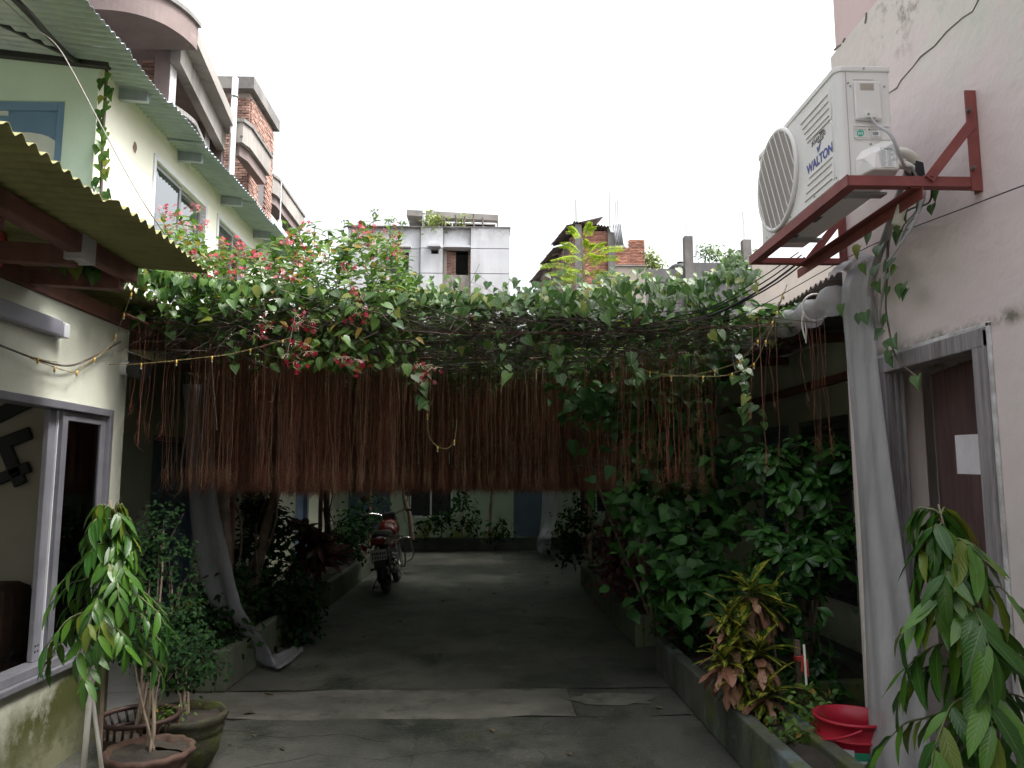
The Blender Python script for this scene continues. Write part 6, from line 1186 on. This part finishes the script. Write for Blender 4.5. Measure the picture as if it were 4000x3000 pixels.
shrub('ground_cover', 'bright low ground cover in the right planter before the bucket', (1.75, 4.4, .24), [((1.72, 4.3, .27), .16, .15, .05, 1), ((1.82, 4.45, .28), .13, .15, .06, 1), ((1.62, 4.15, .26), .1, .06, .04, .6), ((1.88, 4.6, .30), .1, .1, .08, .8)], 420, .05, TC, 'leaf_creeper', stems=0, nobj=150, cat='ground cover')
shrub('planter_shrub', 'dim shrub at the far end of the near right planter', (1.7, 6.4, .25), [bl(2640, 2440, 6.4, .2, .16, 1), bl(2720, 2420, 6.3, .16, .14, .7), bl(2700, 2500, 6.2, .14, .1, .5)], 500, .05, TS, 'leaf_fine', stems=3, nobj=60)
shrub('planter_shrub', 'dim maroon shrub in the far right planter', (1.8, 8.3, .28), [bl(2420, 2240, 8.3, .3, .25, 1), bl(2380, 2130, 8.5, .25, .25, .8), bl(2480, 2200, 8.2, .2, .22, .7)], 620, .08, TC, 'leaf_maroon', stems=4, nobj=80)
shrub('planter_shrub', 'dim green shrub at the far end of the far right planter', (1.8, 11, .28), [bl(2230, 2060, 11.5, .25, .3, 1), bl(2280, 2000, 11, .25, .3, .8), bl(2220, 2150, 11.5, .22, .2, .7)], 520, .09, TC, 'leaf_fine', stems=3, nobj=60)
# post with white stick and red ribbon
po = thing('wooden_post', 'short dark wooden post with white stick bound by red ribbon', 'post', PY(3115, 2640, 4.7)); a = PY(3112, 2500, 4.7); b = PY(3122, 2660, 4.7)
MB().beam((b.x, b.y, .23), a, .035, .03).build('post', 'bark', po, bevel=.003); MB().beam((a.x+.03, a.y-.03, a.z-.02), PY(3150, 2680, 4.62), .012, .022).build('white_stick', 'stick_white', po)
c = PY(3125, 2570, 4.68)
for k in range(3): MB().torus(c+Vector((0, 0, -.012*k+.01)), (.1*k-.1, .1, 1), .032-.002*k, .006, 16, 6).build('ribbon', 'ribbon_red', po, smooth=True)
for k in range(3): MB().add([c+Vector((-.005+.012*k, -.035, 0)), c+Vector((.008+.012*k, -.036, 0)), c+Vector((.01+.018*k-.012, -.04, -.07-.015*k)), c+Vector((-.002+.018*k-.012, -.04, -.065-.015*k))], [(0, 1, 2, 3)]).build('ribbon_end', 'ribbon_red', po, solid=.001)
# ---------------------------------------------------------------- feathery yellow-green tree beyond the pergola
random.seed(61); mo = thing('feathery_tree', 'young tree with feathery yellow-green leaves behind the vine', 'tree', (1.72, 13, 0)); P, D, N, s = [], [], [], []; st = []
tr = smoothpath([(1.75, 13, 0), (1.74, 13, 2.5), PY(2285, 1150, 13), PY(2278, 1040, 13), PY(2275, 930, 13)], 5); MB().tube(tr, [lerp(.05, .008, i/(len(tr)-1)) for i in range(len(tr))], 8).build('trunk', 'bark_pale', mo, smooth=True)
for px, py, ox, oy in ((2230, 905, 2275, 940), (2310, 890, 2278, 935), (2180, 1010, 2280, 1030), (2120, 1040, 2280, 1060), (2200, 960, 2278, 1000), (2350, 960, 2278, 1010), (2420, 970, 2280, 1020), (2400, 1010, 2280, 1050), (2330, 1000, 2280, 1040), (2440, 1080, 2283, 1080), (2360, 1070, 2283, 1080), (2140, 1110, 2285, 1110), (2210, 1090, 2284, 1100), (2460, 1100, 2285, 1120), (2300, 960, 2278, 990), (2250, 1060, 2280, 1080), (2160, 1070, 2282, 1090), (2330, 1130, 2285, 1140), (2390, 1120, 2285, 1130)):
    dy = random.uniform(-.5, .5); a, b = PY(ox, oy, 13), PY(px, py, 13+dy); ax_ = smoothpath([a, a.lerp(b, .5)+Vector((0, 0, .08)), b], 6); st.append((ax_, .007, .002))
    for i, q in enumerate(ax_[3:]):
        dr_ = (b-a).normalized(); sdv = dr_.cross(Vector((0, 0, 1))).normalized()
        for sg in (-1, 1):
            pl_ = .19*(1-.5*i/len(ax_)); pd = (dr_*.6+sdv*sg+Vector((0, 0, -.15))).normalized()
            for j in range(6):
                r_ = q+pd*pl_*(j+1)/6
                for s2 in (-1, 1): P.append(tuple(r_)); D.append(tuple(pd*.5+dr_*s2+Vector((0, 0, -.2)))); N.append((random.gauss(0, .3), -.2, 1)); s.append(random.uniform(.035, .05))
foliage(mo, frames(P, D, N, s), TS, 'leaf_moringa', 200); lines_mesh('frond_ribs', st, 'stem_green', mo)
# rooftop growth far away
def roof_plant(nm, lab, px, py, y, w, h, n, size, mat='leaf_far', tp=None, cat='plant', base=None): shrub(nm, lab, PY(px, base or py+h*.9*FPX/y, y), [bl(px, py, y, w, h, 1, w*.5)], n, size, tp or TC, mat, stems=1, nobj=30, cat=cat, sr=.02)
roof_plant('roof_plant', 'slender weed standing on the grey block roof at left', 1460, 830, 39.5, .16, .35, 60, .16, base=885)
roof_plant('roof_plant', 'low weed on the grey block roof behind the flowers', 1520, 865, 40, .35, .2, 90, .14, base=886); roof_plant('roof_plant', 'small weed on the grey block roof left of the penthouse', 1570, 875, 40, .2, .15, 50, .14, base=888)
roof_plant('grass_tuft', 'grass tuft on the grey block roof beside the vent pipe', 1692, 868, 40.2, .35, .25, 200, .3, 'leaf_grass', TA, 'grass', 888); roof_plant('fern', 'yellow-green fern on the grey block roof rail', 1806, 868, 40.3, .14, .3, 90, .2, 'leaf_grass', TA, 'fern', 886)
roof_plant('roof_shrub', 'yellowish shrub beside the stepped brick wall', 2535, 1020, 36.5, .4, .5, 260, .2, 'leaf_grass', TC, 'shrub', 1060); roof_plant('roof_shrub', 'low part shrub at the foot of the stepped brick wall', 2555, 1035, 36.5, .3, .25, 120, .2, 'leaf_grass', TC, 'shrub', 1060)
roof_plant('roof_tree', 'airy small tree above the dark wall between its columns', 2770, 985, 36.6, .5, .45, 260, .16, 'leaf_far', TS, 'tree', 1030); roof_plant('roof_tree', 'darker small tree left of the right column', 2870, 1015, 36.8, .5, .4, 320, .18, 'leaf_far', TC, 'tree', 1040); roof_plant('roof_tree', 'small tree above the dark wall close to the right column', 2810, 1010, 36.8, .3, .25, 140, .17, 'leaf_far', TC, 'tree', 1040)
# ================================================================ the motorcycle, tail towards the viewer
ra, fa = PZ(1512, 2318), PZ(1606, 2248); hd = (fa-ra); ang = math.atan2(hd.y, hd.x)-math.pi/2+R(4)
mc = thing('motorcycle', 'red and black motorcycle parked by the left planter, tail towards us', 'motorcycle', (ra.x, ra.y, 0), None, ang)
mc.rotation_euler = (0, R(-7), ang)     # leaning on its side stand; local +y points to the front wheel
L = dict(world=False); WBS = 1.26
def mp_(m, nm, mat, par=None, **k): k.setdefault('world', False); return m.build(nm, mat, par or mc, **k)
for nm, y, r in (('rear_wheel', 0, .30), ('front_wheel', WBS, .30)):
    ty = mp_(MB().torus((0, y, r), (1, 0, 0), r-.05, .05, 36, 10), nm, 'rubber', smooth=True)
    mp_(MB().torus((0, y, r), (1, 0, 0), r-.085, .012, 32, 6), 'rim', 'metal_dull', ty, smooth=True); mp_(MB().tube([(-.06, y, r), (.06, y, r)], .05, 14), 'hub', 'metal_dull', ty)
    for k in range(6): a = k*math.pi/3; mp_(MB().beam((0, y+.04*math.cos(a), r+.04*math.sin(a)), (0, y+.21*math.cos(a), r+.21*math.sin(a)), .02, .03, up=(1, 0, 0)), 'spoke', 'metal_dull', ty)
def arcfender(y, r, a0, a1, w, nm, mat):
    pts = []
    for k in range(11):
        a = R(lerp(a0, a1, k/10))
        for j in range(5): u = j/4-.5; pts.append((u*w, y+(r-.035*(2*u)**2)*math.cos(a), .30+(r-.035*(2*u)**2)*math.sin(a)))
    return mp_(MB().grid(pts, 5, 11), nm, mat, smooth=True, solid=.004)
arcfender(0, .345, 200, 75, .13, 'rear_mudguard', 'moto_black'); arcfender(WBS, .34, 165, 40, .12, 'front_mudguard', 'moto_red')
mp_(MB().tube(smoothpath([(0, .1, .32), (0, .45, .38), (0, .78, .45), (0, .92, .82)]), .028, 8), 'frame', 'moto_black', smooth=True)
mp_(MB().tube(smoothpath([(0, 1.0, .86), (0, .6, .72), (0, .1, .72), (0, -.2, .78)]), .03, 8), 'subframe', 'moto_black', smooth=True)
eng = mp_(MB().box((-.13, .42, .22), (.13, .78, .5)), 'engine', 'metal_dull', bevel=.04); mp_(MB().box((-.1, .6, .45), (.1, .78, .68)), 'cylinder', 'moto_black', eng, bevel=.03)
for k in range(5): mp_(MB().box((-.115, .59, .48+k*.035), (.115, .79, .492+k*.035)), 'cooling_fin', 'metal_dull', eng)
def loft(secs, n=14): # sections (y, zc, halfw, halfh)
    m = MB(); pts = [(hw*math.copysign(abs(math.cos(2*math.pi*j/n))**.8, math.cos(2*math.pi*j/n)), y, zc+hh*math.sin(2*math.pi*j/n)) for y, zc, hw, hh in secs for j in range(n+1)]
    return m.grid(pts, n+1, len(secs))
mp_(loft([(.52, .80, .02, .02), (.56, .80, .12, .09), (.7, .83, .16, .13), (.88, .85, .165, .14), (1.0, .86, .12, .11), (1.06, .86, .03, .03)]), 'fuel_tank', 'moto_red', smooth=True)
mp_(loft([(-.28, .80, .02, .02), (-.25, .81, .10, .045), (0, .80, .125, .055), (.25, .79, .13, .06), (.5, .79, .10, .06), (.58, .80, .02, .02)]), 'seat', 'moto_black', smooth=True)
tail = mp_(loft([(-.42, .76, .02, .02), (-.40, .76, .09, .05), (-.2, .74, .12, .07), (.1, .70, .13, .10), (.38, .64, .12, .12), (.46, .62, .02, .03)]), 'tail_panel', 'moto_red', smooth=True)
mp_(MB().tube(smoothpath([(-.11, .1, .83), (-.12, -.25, .87), (-.1, -.42, .88), (0, -.46, .88), (.1, -.42, .88), (.12, -.25, .87), (.11, .1, .83)]), .014, 8), 'grab_rail', 'metal_dull', smooth=True)
lm = mp_(MB().box((-.095, -.46, .70), (.095, -.40, .80)), 'tail_lamp', 'lens_red', bevel=.02)
for s in (-1, 1):
    st = mp_(MB().tube([(s*.08, -.36, .68), (s*.19, -.38, .68)], .01, 6), 'indicator_stalk', 'moto_black'); mp_(MB().box((s*.19-.035, -.42, .645), (s*.19+.035, -.35, .715)), 'indicator', 'lens_red', st, bevel=.02)
pl = mp_(MB().box((-.105, -.425, .50), (.105, -.415, .64)), 'number_plate', 'plate_white')
for z, n_ in ((.59, 7), (.535, 6)):
    for k in range(n_): x = -.085+k*.17/(n_-1); mp_(MB().box((x-.008, -.4268, z-.018), (x+.008+.002*(k % 3), -.4262, z+.016-.006*(k % 2))), 'plate_mark', 'ink_dark', pl)
mp_(MB().box((-.075, -.41, .38), (.075, -.40, .50)), 'mud_flap', 'moto_black', bevel=.01)
for s in (-1, 1):
    sh = mp_(MB().tube([(s*.12, .02, .33), (s*.12, .16, .68)], .018, 8), 'shock_absorber', 'chrome')
    for k in range(8): t = .15+k*.09; mp_(MB().torus((s*.12, .02+.14*t, .33+.35*t), (0, .14, .35), .03, .007, 14, 5), 'coil', 'chrome', sh, smooth=True)
    mp_(MB().tube([(s*.09, 0, .3), (s*.09, .46, .34)], .018, 8), 'swing_arm', 'moto_black')
    mp_(MB().tube(smoothpath([(s*.09, WBS, .3), (s*.09, WBS-.12, .62), (s*.09, WBS-.2, .9)]), .022, 8), 'fork_leg', 'chrome', smooth=True)
    hb = mp_(MB().tube(smoothpath([(s*.05, 1.02, .98), (s*.14, 1.02, 1.06), (s*.26, .96, 1.09), (s*.38, .86, 1.08)]), .012, 8), 'handlebar', 'chrome', smooth=True); mp_(MB().tube([(s*.29, .94, 1.088), (s*.39, .855, 1.08)], .019, 8), 'grip', 'rubber', hb)
    ms_ = mp_(MB().tube(smoothpath([(s*.25, .97, 1.09), (s*.29, 1.0, 1.2), (s*.33, .97, 1.30)]), .006, 6), 'mirror_stem', 'moto_black', smooth=True)
    c = Vector((s*.345, .955, 1.33)); nrm = Vector((-s*.25, -1, .12)).normalized(); u = nrm.cross(Vector((0, 0, 1))).normalized(); w = u.cross(nrm)
    for q, (dep, sc_, mat) in enumerate(((-.002, 1.0, 'moto_black'), (.012, .92, 'mirror_glass'))):
        v = [c+nrm*dep+(u*.062*math.copysign(abs(math.cos(t))**.75, math.cos(t))+w*.042*math.copysign(abs(math.sin(t))**.75, math.sin(t)))*sc_ for t in [2*math.pi*k/20 for k in range(20)]]
        if q == 0: hsg = mp_(MB().add(v+[c-nrm*.03+(p-c)*.6 for p in v]+[c+nrm*.01+(p-c) for p in v], [(i, (i+1) % 20, 20+(i+1) % 20, 20+i) for i in range(20)]+[(40+i, 40+(i+1) % 20, (i+1) % 20, i) for i in range(20)]+[tuple(range(20, 40))]), 'mirror', 'moto_black', ms_)
        else: mp_(MB().add(v, [tuple(range(20))]), 'mirror_glass', 'mirror_glass', ms_)
    mp_(MB().tube([(s*.13, .35, .32), (s*.25, .35, .31)], .015, 8), 'footrest', 'rubber')
mp_(MB().tube(smoothpath([(.1, .72, .42), (.14, .6, .28), (.17, .3, .27), (.18, .1, .32), (.19, -.15, .38), (.20, -.42, .46)]), [.022]*11+[.032]*4+[.045]*8+[.05]*3, 12), 'exhaust', 'chrome', smooth=True)
gd = mp_(MB().tube(smoothpath([(.13, -.12, .78), (.26, -.14, .78), (.31, -.12, .74), (.315, -.1, .5), (.29, -.08, .36), (.16, .0, .34)]), .011, 8), 'saree_guard', 'metal_dull', smooth=True)
mp_(MB().tube(smoothpath([(.05, .86, .66), (.26, .9, .68), (.31, .92, .58), (.3, .92, .35), (.1, .88, .3)]), .013, 8), 'crash_guard', 'chrome', smooth=True)
mp_(MB().tube(smoothpath([(-.05, .86, .66), (-.26, .9, .68), (-.31, .92, .58), (-.3, .92, .35), (-.1, .88, .3)]), .013, 8), 'crash_guard', 'chrome', smooth=True)
mp_(MB().tube([(0, 1.12, .95), (0, 1.22, .95)], [.09, .1], 18), 'headlamp', 'moto_black', smooth=True); mp_(MB().box((-.1, 1.0, .96), (.1, 1.12, 1.08)), 'instrument_cluster', 'moto_black', bevel=.03)
mp_(MB().tube([(-.12, .4, .28), (-.27, .42, .01)], .012, 6), 'side_stand', 'metal_dull')
